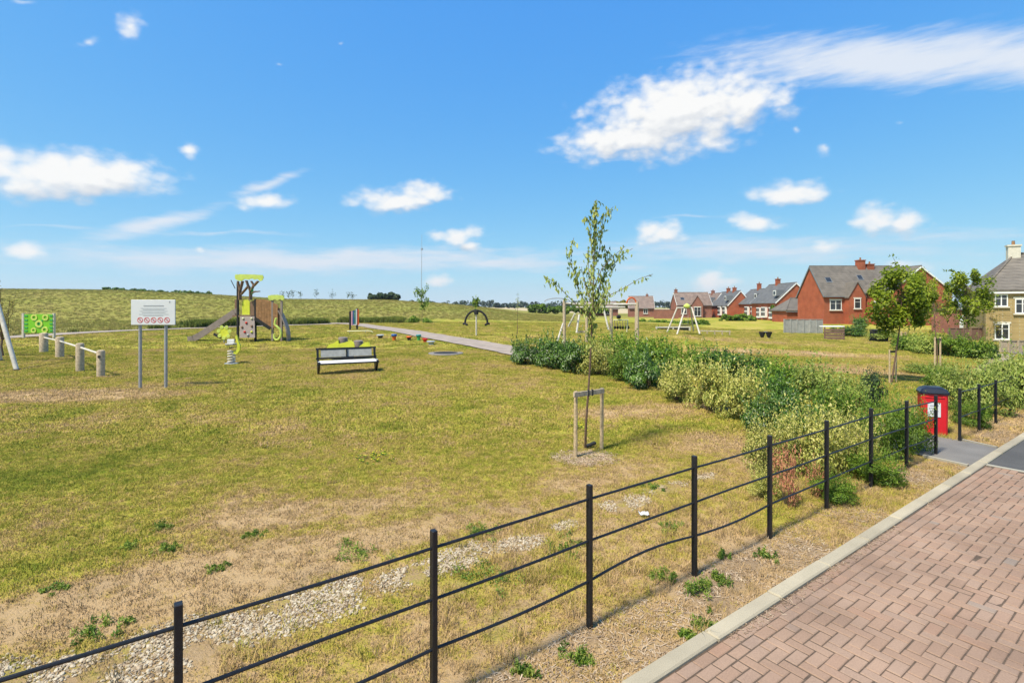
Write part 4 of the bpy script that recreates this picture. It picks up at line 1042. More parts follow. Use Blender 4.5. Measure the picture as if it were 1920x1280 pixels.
# ---- weeds and flowers in the lawn and verge
GW = 'weed clumps in the dry grass'
for px, py, w, h, lb in ((1310, 1105, 46, 40, 'dark green weed clump at the foot of the third near fence post'), (1350, 1082, 34, 26, 'green weed just right of the third near fence post'), (1437, 1040, 26, 26, 'small weed left of the fourth near fence post'), (1356, 1040, 18, 20, 'tiny upright weed between the third and fourth near posts'),
                          (1245, 1080, 44, 20, 'flat dusty weed left of the third near fence post'), (985, 1258, 34, 26, 'weed clump on the dry verge between two near posts'), (1085, 1232, 60, 24, 'low weed near the foot of the second near post'), (1315, 1165, 44, 16, 'flat weed against the kerb'), (1292, 1190, 30, 16, 'small weed lapping over the kerb'),
                          (665, 1035, 76, 32, 'broad green dock clump left of the gravel strip'), (905, 995, 60, 26, 'green weeds at the edge of the gravel'), (1070, 1022, 60, 22, 'green clover patch right of the gravel'), (925, 1080, 110, 24, 'long green clover patch below the gravel strip'), (1222, 910, 26, 14, 'little green weed near the mulch circle'),
                          (240, 1020, 30, 14, 'small weed on the left dry lawn'), (315, 1025, 34, 16, 'weed beside the small one on the left dry lawn'), (408, 1062, 28, 12, 'tiny weed further right on the dry lawn'), (305, 985, 34, 14, 'weed above the pair on the left dry lawn'), (470, 1000, 30, 12, 'flat weed in the middle of the left lawn'), (105, 1100, 34, 12, 'flat weed at the left lawn edge'), (1255, 985, 40, 16, 'weed clump behind the third near bay of the fence'), (190, 1180, 60, 26, 'tall grassy weed above the leftmost gravel')):
    g = G(px, py + 4); d = g.y; t = thing('weed_clump', g, lb, 'weed', GW)
    rg = np.random.default_rng(px); n = 560; nc = 16; c = rg.normal(0, .62, (nc, 2)); kk = rg.integers(0, nc, n); a = rg.uniform(0, 6.28, n); r = np.sqrt(rg.random(n)) * .30
    hgt = rg.uniform(.35, 1.0, nc)[kk]; q = np.stack([np.cos(a) * r, np.sin(a) * r], -1); p = np.concatenate([c[kk] + q, (hgt * (1 - (r / .30) ** 2 * .7) * rg.random(n))[:, None]], 1)
    sx = w / F * d / 2; sz = h / F * d * .9; p = p * [sx, sx * .9, sz]; dr = np.concatenate([q, np.full((n, 1), .22)], 1)
    o = bpy.data.objects.new('foliage', leaf_mesh('foliage', p, rg.normal(size=(n, 3)) + [0, 0, .8], rg.uniform(.015, .045, n), LM['weed'], np.clip(.45 + rg.normal(0, .3, nc)[kk] + rg.normal(0, .2, n), 0, 1), .28, rg=rg, droop=dr * 4)); COL.objects.link(o); o.parent = t
M['petal'] = mat('yellow_petal', (.70, .58, .02), .6, .15, 20)
for px, py, w, lb in ((700, 858, 80, 'patch of small yellow flowers in the middle of the lawn'), (1085, 800, 40, 'few yellow flowers behind the staked young tree')):
    g = G(px, py); d = g.y; t = thing('flower_patch', g, lb, 'flowers'); rg = np.random.default_rng(px); n = 90; sx = w / F * d / 2
    q = np.stack([rg.normal(0, .45, n) * sx, rg.normal(0, .45, n) * sx * 1.3, rg.uniform(.03, .07, n)], -1)
    for nm, mt, lift, sz, m in (('blossom', None, .0, .022, 90), ('foliage', LM['lush'], -.02, .05, 70)):
        me = leaf_mesh(nm, q[:m] + [0, 0, lift], rg.normal(size=(m, 3)) * .3 + [0, 0, 1], np.full(m, sz), mt or M['petal'], rg.random(m), .9, rg=rg); o = bpy.data.objects.new(nm, me); COL.objects.link(o); o.parent = t
# scrap of white litter
g = G(1207, 968); mb = MB(); rg_ = random.Random(4); vs = []; fs = []
for j in range(5):
    for i in range(6): vs.append((g.x + (i - 2.5) * .022, g.y + (j - 2) * .02, g.z + .03 + rg_.uniform(0, .03)))
for j in range(4):
    for i in range(5): fs.append((j * 6 + i, j * 6 + i + 1, (j + 1) * 6 + i + 1, (j + 1) * 6 + i))
mb.add(vs, fs); lit_ = mb.build('paper_litter', M['white_p']); md = lit_.modifiers.new('s', 'SOLIDIFY'); md.thickness = .003
tag(lit_, 'crumpled scrap of white paper lying on the gravel', 'litter')

# ================================================================== trees
def branch_tree(name, base, trunk, branches, label, group, leafkind, leaf_n, leaf_size, r0=.03, hang=True, tie=None, seed=1, aspect=.45, spread=.07, cat='tree', weights=None):
    """trunk and branches are polylines in world space; leaves hang along every branch"""
    rg = np.random.default_rng(seed); t = thing(name, base, label, cat, group)
    mb = MB(); n = len(trunk); mb.tube(trunk, [r0 * (1 - .85 * i / (n - 1)) for i in range(n)], 8); mb.build('trunk', M['bark'], t, True)
    P_, N_ = [], []; W = []
    mb = MB()
    for br in branches + [trunk[max(1, int(n * .35)):]]:
        br = [Vector(p) for p in br]
        if br[0] != trunk[max(1, int(n * .35))]: mb = MB(); mb.tube(br, [max(.004, r0 * .38 * (1 - .8 * i / (len(br) - 1))) for i in range(len(br))], 5); mb.build('branch', M['bark'], t, True)
        L = sum((b - a).length for a, b in zip(br[:-1], br[1:])); W.append((L, br))
    if weights: W = [(L * w, br) for (L, br), w in zip(W, weights + [1.6])]
    tot = sum(w for w, _ in W)
    for L, br in W:
        m = int(leaf_n * L / tot)
        for i in range(m):
            u = .12 + .88 * rg.random(); k = u * (len(br) - 1); j = min(int(k), len(br) - 2); p = br[j].lerp(br[j + 1], k - j)
            o = rg.normal(size=3) * spread; o[2] = -abs(o[2]) * 1.1 if hang else o[2]
            P_.append(np.array(p) + o); N_.append(rg.normal(size=3) * [1, 1, .3])
    P_ = np.array(P_); N_ = np.array(N_); m = len(P_)
    me = leaf_mesh('crown', P_, N_, leaf_size * rg.uniform(.7, 1.3, m), LM[leafkind], np.clip(.5 + rg.normal(0, .28, m), 0, 1), aspect, droop=np.tile([0, 0, -1.0], (m, 1)) if hang else None, rg=rg)
    o = bpy.data.objects.new('crown', me); COL.objects.link(o); o.parent = t; o.location = -Vector(base)
    return t
def wiggle(a, b, n, amp, rg):
    a, b = Vector(a), Vector(b); return [a.lerp(b, i / (n - 1)) + (Vector(rg.normal(size=3)) * amp if 0 < i < n - 1 else Vector((0, 0, 0))) for i in range(n)]
# the staked young tree
d0 = G(1098, 848).y
def T(px, py, dd=0): return P(px, py, d0 + dd)
tb = G(1097, 840)
trunk = [Vector((tb.x, tb.y, tb.z - .05)), T(1099, 790), T(1103, 735), T(1106, 690), T(1108, 640), T(1111, 590), T(1113, 540), T(1114, 490, .03), T(1116, 440), T(1115, 405), T(1119, 374)]
brs = [[T(1109, 605), T(1098, 575, -.1), T(1085, 540, -.15), T(1074, 505, -.2), T(1066, 478, -.22), T(1076, 446, -.25)],
       [T(1109, 600), T(1085, 575, -.3), T(1052, 542, -.5), T(1036, 527, -.55), T(1022, 520, -.6)],
       [T(1111, 585), T(1128, 560, -.2), T(1165, 543, -.4), T(1198, 523, -.5), T(1224, 514, -.55)],
       [T(1112, 575), T(1124, 540, .1), T(1136, 505, .2), T(1140, 480, .25), T(1133, 462, .3)],
       [T(1112, 565), T(1126, 530, .2), T(1146, 500, .35), T(1165, 478, .4), T(1186, 466, .45)],
       [T(1113, 540), T(1128, 505, -.1), T(1150, 480, -.2), T(1172, 462, -.2)],
       [T(1113, 545), T(1104, 520, .2), T(1103, 490, .3), T(1101, 470, .3)],
       [T(1114, 500), T(1124, 470, .1), T(1128, 430, .15), T(1132, 405, .15), T(1150, 388, .15)],
       [T(1114, 490), T(1108, 455, -.1), T(1108, 425, -.1), T(1098, 407, -.15)],
       [T(1112, 570), T(1100, 545, .35), T(1094, 520, .45), T(1090, 500, .5)], [T(1112, 575), T(1122, 565, .5), T(1135, 545, .8), T(1138, 525, .9)],
       [T(1111, 590), T(1124, 575, -.4), T(1135, 555, -.55), T(1140, 540, -.6)], [T(1110, 592), T(1100, 570, -.4), T(1093, 560, -.5)]]
branch_tree('young_tree', tb, trunk, brs, 'slender young tree with drooping leaves tied to a wooden stake frame', None, 'birch', 1000, .086, .022, True, seed=5, spread=.042, weights=[1.1, .45, .4, 1.2, .5, .45, 1.0, 1.0, .9, .8, .8, .7, .8])
# its stake frame
sl, sr_ = G(1079, 857), G(1128, 843)
t = thing('stake_frame', (sl + sr_) / 2, 'pale wooden stake frame with crossbar round the young tree', 'stakes')
zt = H + (HOR - 733) / F * sl.y; zt2 = H + (HOR - 727) / F * sr_.y
for g, z in ((sl, zt), (sr_, zt2)): mb = MB(); mb.tube([(g.x, g.y, g.z - .15), (g.x + .006, g.y, z)], [.034, .031], 9); mb.build('stake', M['stake'], t, True)
mb = MB(); e = (sr_ - sl).normalized(); a = Vector((sl.x, sl.y, zt - .05)) - e * .05 - Vector((0, .045, 0)); b = Vector((sr_.x, sr_.y, zt2 - .05)) + e * .05 - Vector((0, .045, 0)); mb.bar(a, b, .03, .085, bev=.004); cb_ = mb.build('crossbar', M['timber'], t)
for u in (.47, .60): mb = MB(); p = a.lerp(b, u); mb.box(p, (.035, .055, .105), None, .004); mb.build('tie', M['rubber'], cb_)
mb = MB(); p = G(1104, 838); mb.bar((p.x - .07, p.y - .05, p.z + .02), (p.x + .12, p.y - .02, p.z + .09), .07, .05, bev=.01); mb.build('watering_pipe', M['rubber'], t)

def bushy_tree(name, px, base_y, cx, cy, rw, rh, label, group, kind='field', n=2600, size=.10, top=None, seed=1, trunk_r=.035, cat='tree', bare=.0, ddy=None):
    """trunk plus a crown of leaf clumps with gaps, drawn from limbs that carry them"""
    rg = np.random.default_rng(seed); g = G(px, base_y); d = g.y
    if ddy is not None: d = ddy; g = Vector(((px - 960) / F * d, d, float(gz((px - 960) / F * d, d))))
    C = P(cx, cy, d); rx = rw / F * d; rz = rh / F * d
    t = thing(name, g, label, cat, group)
    tp = P(cx, cy - rh * .75, d); mb = MB(); tr = [Vector((g.x, g.y, g.z - .05)), g.lerp(C, .35) + Vector((rx * .04, 0, 0)), C + Vector((0, 0, -rz * .45)), C, tp]
    mb.tube(tr, [trunk_r, trunk_r * .8, trunk_r * .6, trunk_r * .45, trunk_r * .12], 8); mb.build('trunk', M['bark'], t, True)
    cl = []; mb = MB()
    while len(cl) < 34:
        v = rg.uniform(-1, 1, 3)
        if .35 < np.linalg.norm(v) < .95: cl.append(v)
    for v in cl:
        e = C + Vector((v[0] * rx * .85, v[1] * rx * .85, v[2] * rz * .85)); u = rg.uniform(.3, .9); s = tr[2].lerp(tr[4], u * .8) if v[2] > -.3 else tr[1].lerp(tr[3], .6)
        m = s.lerp(e, .5) + Vector((0, 0, -.08 * rz)); mb.tube([s, m, e], [trunk_r * .3, trunk_r * .2, trunk_r * .06], 5)
    mb.build('limb', M['bark'], t, True)
    cl = np.array(cl); cr = rg.uniform(.14, .40, len(cl)); k = rg.integers(0, len(cl), n); dv = rg.normal(size=(n, 3)); dv /= np.linalg.norm(dv, axis=1, keepdims=True)
    p = cl[k] + dv * (cr[k] * rg.uniform(.3, 1.1, n))[:, None]; tint = .5 + rg.uniform(-.2, .2, len(cl))[k] + rg.normal(0, .2, n)
    nr = dv + rg.normal(size=(n, 3)) * .6 + [0, 0, .4]
    p = np.array(C) + p * [rx, rx, rz]
    if top is not None:       # a thin leader sticks out above the crown
        q = P(top[0], top[1], d); m = 26; pts = np.array([np.array(Vector(tp).lerp(q, u)) for u in rg.random(m)]) + rg.normal(size=(m, 3)) * [.09, .09, .05]
        p = np.vstack([p, pts]); nr = np.vstack([nr, rg.normal(size=(m, 3))]); tint = np.concatenate([tint, rg.uniform(0, .5, m)])
        mb = MB(); mb.tube([tp, tp.lerp(q, .5) + Vector((.03, 0, 0)), q], [.012, .008, .003], 5); mb.build('leader', M['bark'], t, True)
    me = leaf_mesh('crown', p, nr, size * rg.uniform(.6, 1.3, len(p)), LM[kind], np.clip(tint, 0, 1), .6, rg=rg)
    o = bpy.data.objects.new('crown', me); COL.objects.link(o); o.parent = t; o.location = -g
    return t
GT = 'young trees on the lawn by the houses'
bushy_tree('lawn_tree', 1671, 718, 1690, 565, 52, 62, 'yellow green young tree with full crown tied to the two nearest stakes', GT, 'field', 6500, .115, (1672, 478), 3, .03)
bushy_tree('lawn_tree', 1758, 688, 1752, 580, 26, 52, 'thin sparse young tree between the two full crowned trees', GT, 'ochre', 420, .10, None, 4, .026)
bushy_tree('lawn_tree', 1812, 668, 1812, 555, 38, 52, 'darker green young tree in front of the gap between the houses', GT, 'field', 5200, .15, (1768, 505), 5, .04)
bushy_tree('lawn_tree', 1695, 650, 1716, 556, 36, 48, 'young tree behind the full crowned one before the brick gable', GT, 'field', 3600, .16, None, 6, .035)
bushy_tree('small_shrub_tree', 1862, 640, 1858, 598, 22, 26, 'small yellowish bush beside the honey stone house', GT, 'ochre', 500, .13, None, 8, .03)
GS = 'stake pairs of the lawn trees'
for (a, b, tp_), lb in ((((1668, 718), (1680, 717), 655), 'pair of brown stakes at the full crowned tree nearest the bin'), (((1753, 688), (1763, 688), 632), 'pair of pale stakes in front of the low hedge'), (((1690, 651), (1698, 650), 622), 'short stake pair at the left end of the low hedge')):
    ga, gb = G(*a), G(*b); t = thing('tree_stakes', (ga + gb) / 2, lb, 'stakes', GS)
    for g in (ga, gb): mb = MB(); mb.tube([(g.x, g.y, g.z - .1), (g.x, g.y, H + (HOR - tp_) / F * g.y)], .027 * g.y / 17, 8); mb.build('stake', M['stake'], t, True)
    mb = MB(); z = H + (HOR - tp_ - 4) / F * ga.y; mb.bar((ga.x, ga.y - .03, z), (gb.x, gb.y - .03, z), .025, .06); mb.build('crossbar', M['rubber'], t)
# saplings beyond
def sapling(px, base, top, label, kind='birch', n=160, size=.12, w=10, seed=1, dd=None, group='saplings'):
    g = G(px, base); d = g.y
    if dd: d = dd; g = Vector(((px - 960) / F * d, d, float(gz((px - 960) / F * d, d))))
    rg = np.random.default_rng(seed); q = P(px + 1, top, d); tr = wiggle(Vector((g.x, g.y, g.z - .1)), q, 7, .02 * (q - g).length / 4, rg); brs = []
    for i in range(7):
        s = tr[2].lerp(tr[5], rg.random()); L = w / F * d; a = rg.uniform(0, 6.28)
        brs.append([s, s + Vector((math.cos(a) * L * .5, math.sin(a) * L * .5, L * .5)), s + Vector((math.cos(a) * L, math.sin(a) * L, L * rg.uniform(.6, 1.4)))])
    return branch_tree('sapling', g, tr, brs, label, group, kind, n, size, .018 * (q - g).length / 2.6, False, seed=seed, spread=.05 * d / 25)
sapling(970, 626, 546, 'bare looking thin sapling by the planting bed end', 'birch', 60, .10, 5, 11)
sapling(791, 606, 541, 'leafy sapling standing in the long grass below the mast', 'lush', 420, .26, 15, 12, 62)
sapling(892, 596, 556, 'small green sapling behind the arch spinner', 'lush', 160, .4, 6, 13, 80)
for i, (px, tp_, lb) in enumerate(((528, 548, 'first little sapling on the bank skyline by the play tower'), (541, 546, 'second little sapling on the bank skyline'), (548, 545, 'third little sapling on the bank skyline'), (562, 546, 'fourth little sapling on the bank skyline'), (593, 543, 'dark little sapling standing alone on the skyline'), (622, 546, 'little sapling left of the thin skyline pair'), (652, 549, 'left one of the thin skyline sapling pair'), (661, 550, 'right one of the thin skyline sapling pair'))):
    sapling(px, 0, tp_, lb, 'dark', 46, .30, 4, 30 + i, 112, 'saplings along the bank skyline')
# bare shrub at the left edge
g = G(6, 668); d = g.y; rg = np.random.default_rng(3)
brs = [wiggle(P(4, 640, d), P(4 + rg.uniform(-36, 32), rg.uniform(520, 575), d + rg.uniform(-1, 1)), 5, .06, rg) for i in range(12)]
branch_tree('bare_bush', g, wiggle(Vector((g.x, g.y, g.z - .1)), P(2, 540, d), 6, .04, rg), brs, 'half bare brown bush cut by the left edge of the photo', None, 'ochre', 420, .09, .05, False, seed=4, spread=.09, cat='bush')

# far hedge and woods
def mass(name, label, boxes, kind, n, size, group=None, seed=1, cat='trees'):
    """a far hedge or wood: many leaf clumps over a run of crowns; boxes = (px, base y, half width px, height px, distance)"""
    rg = np.random.default_rng(seed); P_, N_, T_ = [], [], []
    for (px, by, hw, hh, d) in boxes:
        c = P(px, by, d); rx = hw / F * d; rz = hh / F * d; m = int(n / len(boxes)); p, nr, ct = clump_points(m, rg, 14, .36)
        P_.append(np.array(c) + p * [rx, rx, rz]); N_.append(nr); T_.append(.45 + ct + rg.normal(0, .2, m))
    p = np.vstack(P_); o = bpy.data.objects.new(name, leaf_mesh('foliage', p, np.vstack(N_), size * rg.uniform(.6, 1.3, len(p)), LM[kind], np.concatenate(T_), .7, rg=rg)); COL.objects.link(o)
    tag(o, label, cat, group); return o
rr = random.Random(5)
hedge = [(198 + i * 7.2, 577 - float(np.interp(198 + i * 7.2, _EX, _EY)), 7, rr.uniform(5, 9), 116) for i in range(28)]
mass('far_hedge', 'dark hedge on the skyline of the grassy bank', hedge, 'laurel', 9000, .35, seed=4, cat='hedge')
mass('far_bush', 'dark bush at the foot of the leafy sapling', [(775, 606, 12, 15, 60), (800, 606, 12, 9, 60)], 'lush', 1800, .22, cat='bush')
mass('far_copse', 'clump of dark trees peeping over the bank', [(696, 566, 12, 16, 150), (715, 566, 16, 20, 152), (735, 566, 14, 18, 150)], 'dark', 3600, .7, seed=6)
wd = [(x_, 577, rr.uniform(10, 18), rr.uniform(8, 16), rr.uniform(380, 520)) for x_ in range(640, 1300, 14)] + [(x_, 577, 16, rr.uniform(8, 14), 480) for x_ in list(range(-500, 640, 22)) + list(range(1300, 2500, 22))]
w_ = mass('far_wood', 'far wood along the horizon reading as one mass', wd, 'hazeblue', 26000, 2.0, seed=7); w_['kind'] = 'stuff'; del w_['category']
mass('hedgerow', 'green hedgerow behind the climbing frame at the straw field edge', [(1000 + i * 16, 588, 12, rr.uniform(13, 20), 150) for i in range(9)], 'lush', 7000, .6, seed=9, cat='hedge')
mass('roadside_trees', 'brown green tree tops behind the far left house', [(1130, 584, 18, 20, 170), (1152, 580, 14, 16, 170), (1172, 580, 12, 18, 172)], 'ochre', 2400, .7, seed=10)
mass('hedgerow', 'green hedge below the red terrace houses', [(1360 + i * 15, 602, 13, rr.uniform(10, 15), 95) for i in range(4)], 'lush', 3600, .35, seed=12, cat='hedge')
mass('hedgerow', 'dark hedge behind the white a-frame swing', [(1205 + i * 16, 613, 14, rr.uniform(12, 18), 70) for i in range(8)], 'lush', 6000, .28, seed=13, cat='hedge')
mass('garden_tree', 'green tree against the slate roofed houses', [(1452, 592, 8, 22, 92)], 'lush', 900, .35, seed=14, cat='tree')
# radio mast
mp = P(790, 576, 600); t = thing('radio_mast', mp, 'very thin radio mast rising on the horizon above the sapling', 'mast')
mb = MB(); q = P(791, 440, 600); mb.tube([mp, q], [.45, .18], 6); mb.build('pole', M['galv'], t); mb = MB(); mb.lathe([(.3, -1.0), (1.3, -.8), (1.3, .8), (.3, 1.0)], P(791, 467, 600), 8); mb.build('aerial_ring', M['galv'], t)

# ================================================================== houses
def house(name, label, ox, oy, z0, W, D, ez, rz, ridge='x', wall='brick', roof='slate', wins=(), chims=(), hip=False, over=.28, verge='upvc', yaw=0, group='houses of the estate', dormers=(), gables=(), doors=()):
    t = thing(name, (ox, oy, z0), label, 'house', group)
    Rz = Matrix.Rotation(yaw, 3, 'Z')
    def l(x, y, z): return Rz @ Vector((x, y, 0)) + Vector((ox, oy, z))
    mb = MB()
    zb = z0 - .4
    if hip:
        mb.add([l(0, 0, zb), l(W, 0, zb), l(W, D, zb), l(0, D, zb), l(0, 0, ez), l(W, 0, ez), l(W, D, ez), l(0, D, ez)], [(0, 1, 5, 4), (1, 2, 6, 5), (2, 3, 7, 6), (3, 0, 4, 7), (4, 5, 6, 7)])
    elif ridge == 'x':
        mb.prism([l(0, 0, zb), l(0, D, zb), l(0, D, ez), l(0, D / 2, rz), l(0, 0, ez)], Rz @ Vector((W, 0, 0)))
    else:
        mb.prism([l(0, 0, zb), l(W, 0, zb), l(W, 0, ez), l(W / 2, 0, rz), l(0, 0, ez)], Rz @ Vector((0, D, 0)))
    mb.build('wall', M[wall], t)
    th = .16; mb = MB()
    if hip:
        o = over; k = D / 2
        A = [l(-o, -o, ez - .05), l(W + o, -o, ez - .05), l(W + o, D + o, ez - .05), l(-o, D + o, ez - .05)]; B = [l(k * .75, D / 2, rz), l(max(W - k * .75, k * .75 + .1), D / 2, rz)]
        v = A + B + [p + Vector((0, 0, th)) for p in A] + [p + Vector((0, 0, th)) for p in B]
        f = [(6, 7, 11, 10), (7, 8, 11), (8, 9, 10, 11), (9, 6, 10), (0, 1, 7, 6), (1, 2, 8, 7), (2, 3, 9, 8), (3, 0, 6, 9), (0, 3, 2, 1)]
        mb.add(v, f); rf = mb.build('roof', M[roof], t)
        mb = MB()
        for a, b in ((0, 0), (1, 1)): mb.tube([A[a] + Vector((0, 0, th + .02)), B[b] + Vector((0, 0, th + .03))], .09, 6)
        mb.tube([B[0] + Vector((0, 0, th + .03)), B[1] + Vector((0, 0, th + .03))], .1, 6); mb.build('ridge_tiles', M[roof], rf)
        fa = MB(); fa.bar(l(-o, -o + .04, ez - .12), l(W + o, -o + .04, ez - .12), .05, .18); fa.build('gutter', M['upvc' if wall == 'stone' else 'lead'], rf)
    else:
        hw = (D if ridge == 'x' else W) / 2; sl = (rz - ez) / hw; o = over; zo = ez - sl * o
        L_ = W if ridge == 'x' else D
        def rp(a, b, z): return l(a, b, z) if ridge == 'x' else l(b, a, z)       # a along ridge, b across
        for sgn in (0, 1):
            b0 = -o if sgn == 0 else 2 * hw + o
            mb.prism([rp(-.12, b0, zo + .02), rp(-.12, hw, rz + .02), rp(-.12, hw, rz + th + .04), rp(-.12, b0, zo + th)], (rp(L_ + .24, 0, 0) - rp(0, 0, 0)))
        rf = mb.build('roof', M[roof], t)
        mb = MB(); mb.tube([rp(-.12, hw, rz + th), rp(L_ + .12, hw, rz + th)], .1, 6); mb.build('ridge_tiles', M[roof], rf)
        for a in (-.15, L_ + .15):                       # bargeboards
            for b0 in (-o, 2 * hw + o):
                mb = MB(); mb.bar(rp(a, b0, zo + .02), rp(a, hw, rz + .02), .04, .20); mb.build('bargeboard', M[verge], rf)
        for b0 in (-o - .04, 2 * hw + o + .04): mb = MB(); mb.tube([rp(-.1, b0, zo + .04), rp(L_ + .1, b0, zo + .04)], .06, 6); mb.build('gutter', M['lead'], rf)
    for (face, u, zc, w, h, lights) in wins:
        window(t, l, Rz, face, u, zc, w, h, lights, W, D)
    for (x, y, w, zt, mt) in chims:
        mb = MB(); mb.box(l(x, y, (zt + ez) / 2), (w, w * .75, zt - ez), Rz); ch = mb.build('chimney', M[mt], rf)
        mb = MB(); mb.box(l(x, y, zt + .06), (w + .14, w * .75 + .14, .14), Rz); mb.build('chimney_cap', M[mt], ch)
        mb = MB(); mb.lathe([(.13, 0), (.11, .35), (.13, .38)], l(x, y, zt + .12), 8); mb.build('chimney_pot', M['orangebrown'], ch)
    for (x, y, w, h, sk) in dormers:      # rooflights lying in the front slope
        z = ez + (rz - ez) * y / (D / 2) + th + .06; n = math.atan2(rz - ez, D / 2); Mr = Rz @ Matrix.Rotation(n, 3, 'X')
        mb = MB(); mb.box(l(x, y, z), (w, h, .08), Mr); q = mb.build('rooflight', M['lead'], rf); mb = MB(); mb.box(l(x, y, z + .06), (w * .8, h * .8, .03), Mr); mb.build('pane', M['glass'], q)
    for (x0, w, pr, e2, a2, ww) in gables:    # small projecting front gables
        mb = MB(); mb.prism([l(x0, -pr, zb), l(x0 + w, -pr, zb), l(x0 + w, -pr, e2), l(x0 + w / 2, -pr, a2), l(x0, -pr, e2)], Rz @ Vector((0, pr + 1.5, 0))); pg = mb.build('front_gable', M[wall], t)
        mb = MB()
        for sg in (0, 1):
            xa = x0 - .15 if sg == 0 else x0 + w + .15; s2 = (a2 - e2) / (w / 2)
            mb.prism([l(xa, -pr - .12, e2 - .15 * s2), l(x0 + w / 2, -pr - .12, a2), l(x0 + w / 2, -pr - .12, a2 + .14), l(xa, -pr - .12, e2 - .15 * s2 + .12)], Rz @ Vector((0, pr + 2.6, 0)))
        mb.build('gable_roof', M[roof], pg)
        if ww:
            window(t, lambda x, y, z: l(x, y - pr, z), Rz, 'front', x0 + w / 2, ww[0], ww[1], ww[2], ww[3], W, D)
    for (face, u, w, h, mt) in doors:
        mb = MB(); c = l(u, -.05, z0 + h / 2) if face == 'front' else l(-.05, u, z0 + h / 2); mb.box(c, (w, .12, h) if face == 'front' else (.12, w, h), Rz); dr = mb.build('door', M[mt], t)
        mb = MB(); q = c + (Rz @ (Vector((w * .35, -.1, 0)) if face == 'front' else Vector((-.1, w * .35, 0)))); mb.box(q, (.05, .05, .16)); mb.build('handle', M['galv'], dr)
    return t
def window(t, l, Rz, face, u, zc, w, h, lights, W, D):
    if face == 'front': f = lambda a, o, z: l(a, -o, z); dim = lambda a, o, z: (a, o, z)
    elif face == 'left': f = lambda a, o, z: l(-o, a, z); dim = lambda a, o, z: (o, a, z)
    else: f = lambda a, o, z: l(W + o, a, z); dim = lambda a, o, z: (o, a, z)
    fr = .075
    mb = MB()
    for sz in (-1, 1): mb.box(f(u, .035, zc + sz * (h - fr) / 2), dim(w, .10, fr), Rz)
    xs = [-w / 2 + fr / 2 + i * (w - fr) / lights for i in range(lights + 1)]
    for x in xs: mb.box(f(u + x, .033, zc), dim(fr, .094, h - 2 * fr + .01), Rz)
    wf = mb.build('window', M['upvc'], t)
    for i in range(lights):
        x = (xs[i] + xs[i + 1]) / 2; mb = MB(); mb.box(f(u + x, .006, zc), dim((w - fr) / lights - fr + .01, .02, h - 2 * fr + .01), Rz); mb.build('pane', M['glass'], wf)
        mb = MB(); mb.box(f(u + x, .02, zc + h * .16), dim((w - fr) / lights - fr, .02, .035), Rz); mb.build('glazing_bar', M['upvc'], wf)
    mb = MB(); mb.box(f(u, .07, zc - h / 2 - .06), dim(w + .22, .18, .11), Rz); mb.build('sill', M['stonecill'], wf)
    mb = MB(); mb.box(f(u, .02, zc + h / 2 + .09), dim(w + .2, .06, .17), Rz); mb.build('lintel', M['stonecill'], wf)

house('brick_house', 'large red brick house with grey slate roof and small front gable', 45.6, 75, .0, 12.4, 6.8, 4.25, 8.55, 'x', 'brick', 'slate',
      wins=[('front', 1.75, 2.75, 1.7, 1.45, 2), ('front', 8.0, 2.7, 1.1, 1.4, 2)], chims=[(7.6, 3.3, 1.05, 9.5, 'brick'), (9.0, 3.3, 1.0, 8.9, 'brick')], dormers=[(1.7, 1.6, .9, 1.0, 1), (6.6, 1.9, .8, 1.0, 1)],
      gables=[(3.0, 2.4, 1.1, 4.0, 6.0, (2.95, .95, 1.45, 1))], doors=[('front', 7.0, 1.0, 2.1, 'upvc')], verge='lead')
house('gabled_house', 'red brick house whose wide gable end rises behind the lawn trees', 51.3, 69.6, -.2, 8.4, 6.2, 4.6, 7.9, 'y', 'brick', 'slate', wins=[('left', 2.5, 2.6, 1.1, 1.2, 2)], verge='upvc')
house('stone_house', 'honey coloured stone house with hipped slate roof at the right edge', 41.6, 45, -.6, 11, 7.5, 3.85, 7.15, 'x', 'stone', 'slate', hip=True, yaw=R(-30),
      wins=[('front', 1.0, 3.05, .85, 1.05, 2), ('front', 2.35, 2.55, .95, 1.25, 2), ('front', 1.05, .35, .95, 1.35, 2), ('front', 4.2, .3, 1.1, 1.35, 2)], chims=[(2.7, 3.6, .85, 8.0, 'stonecill')])
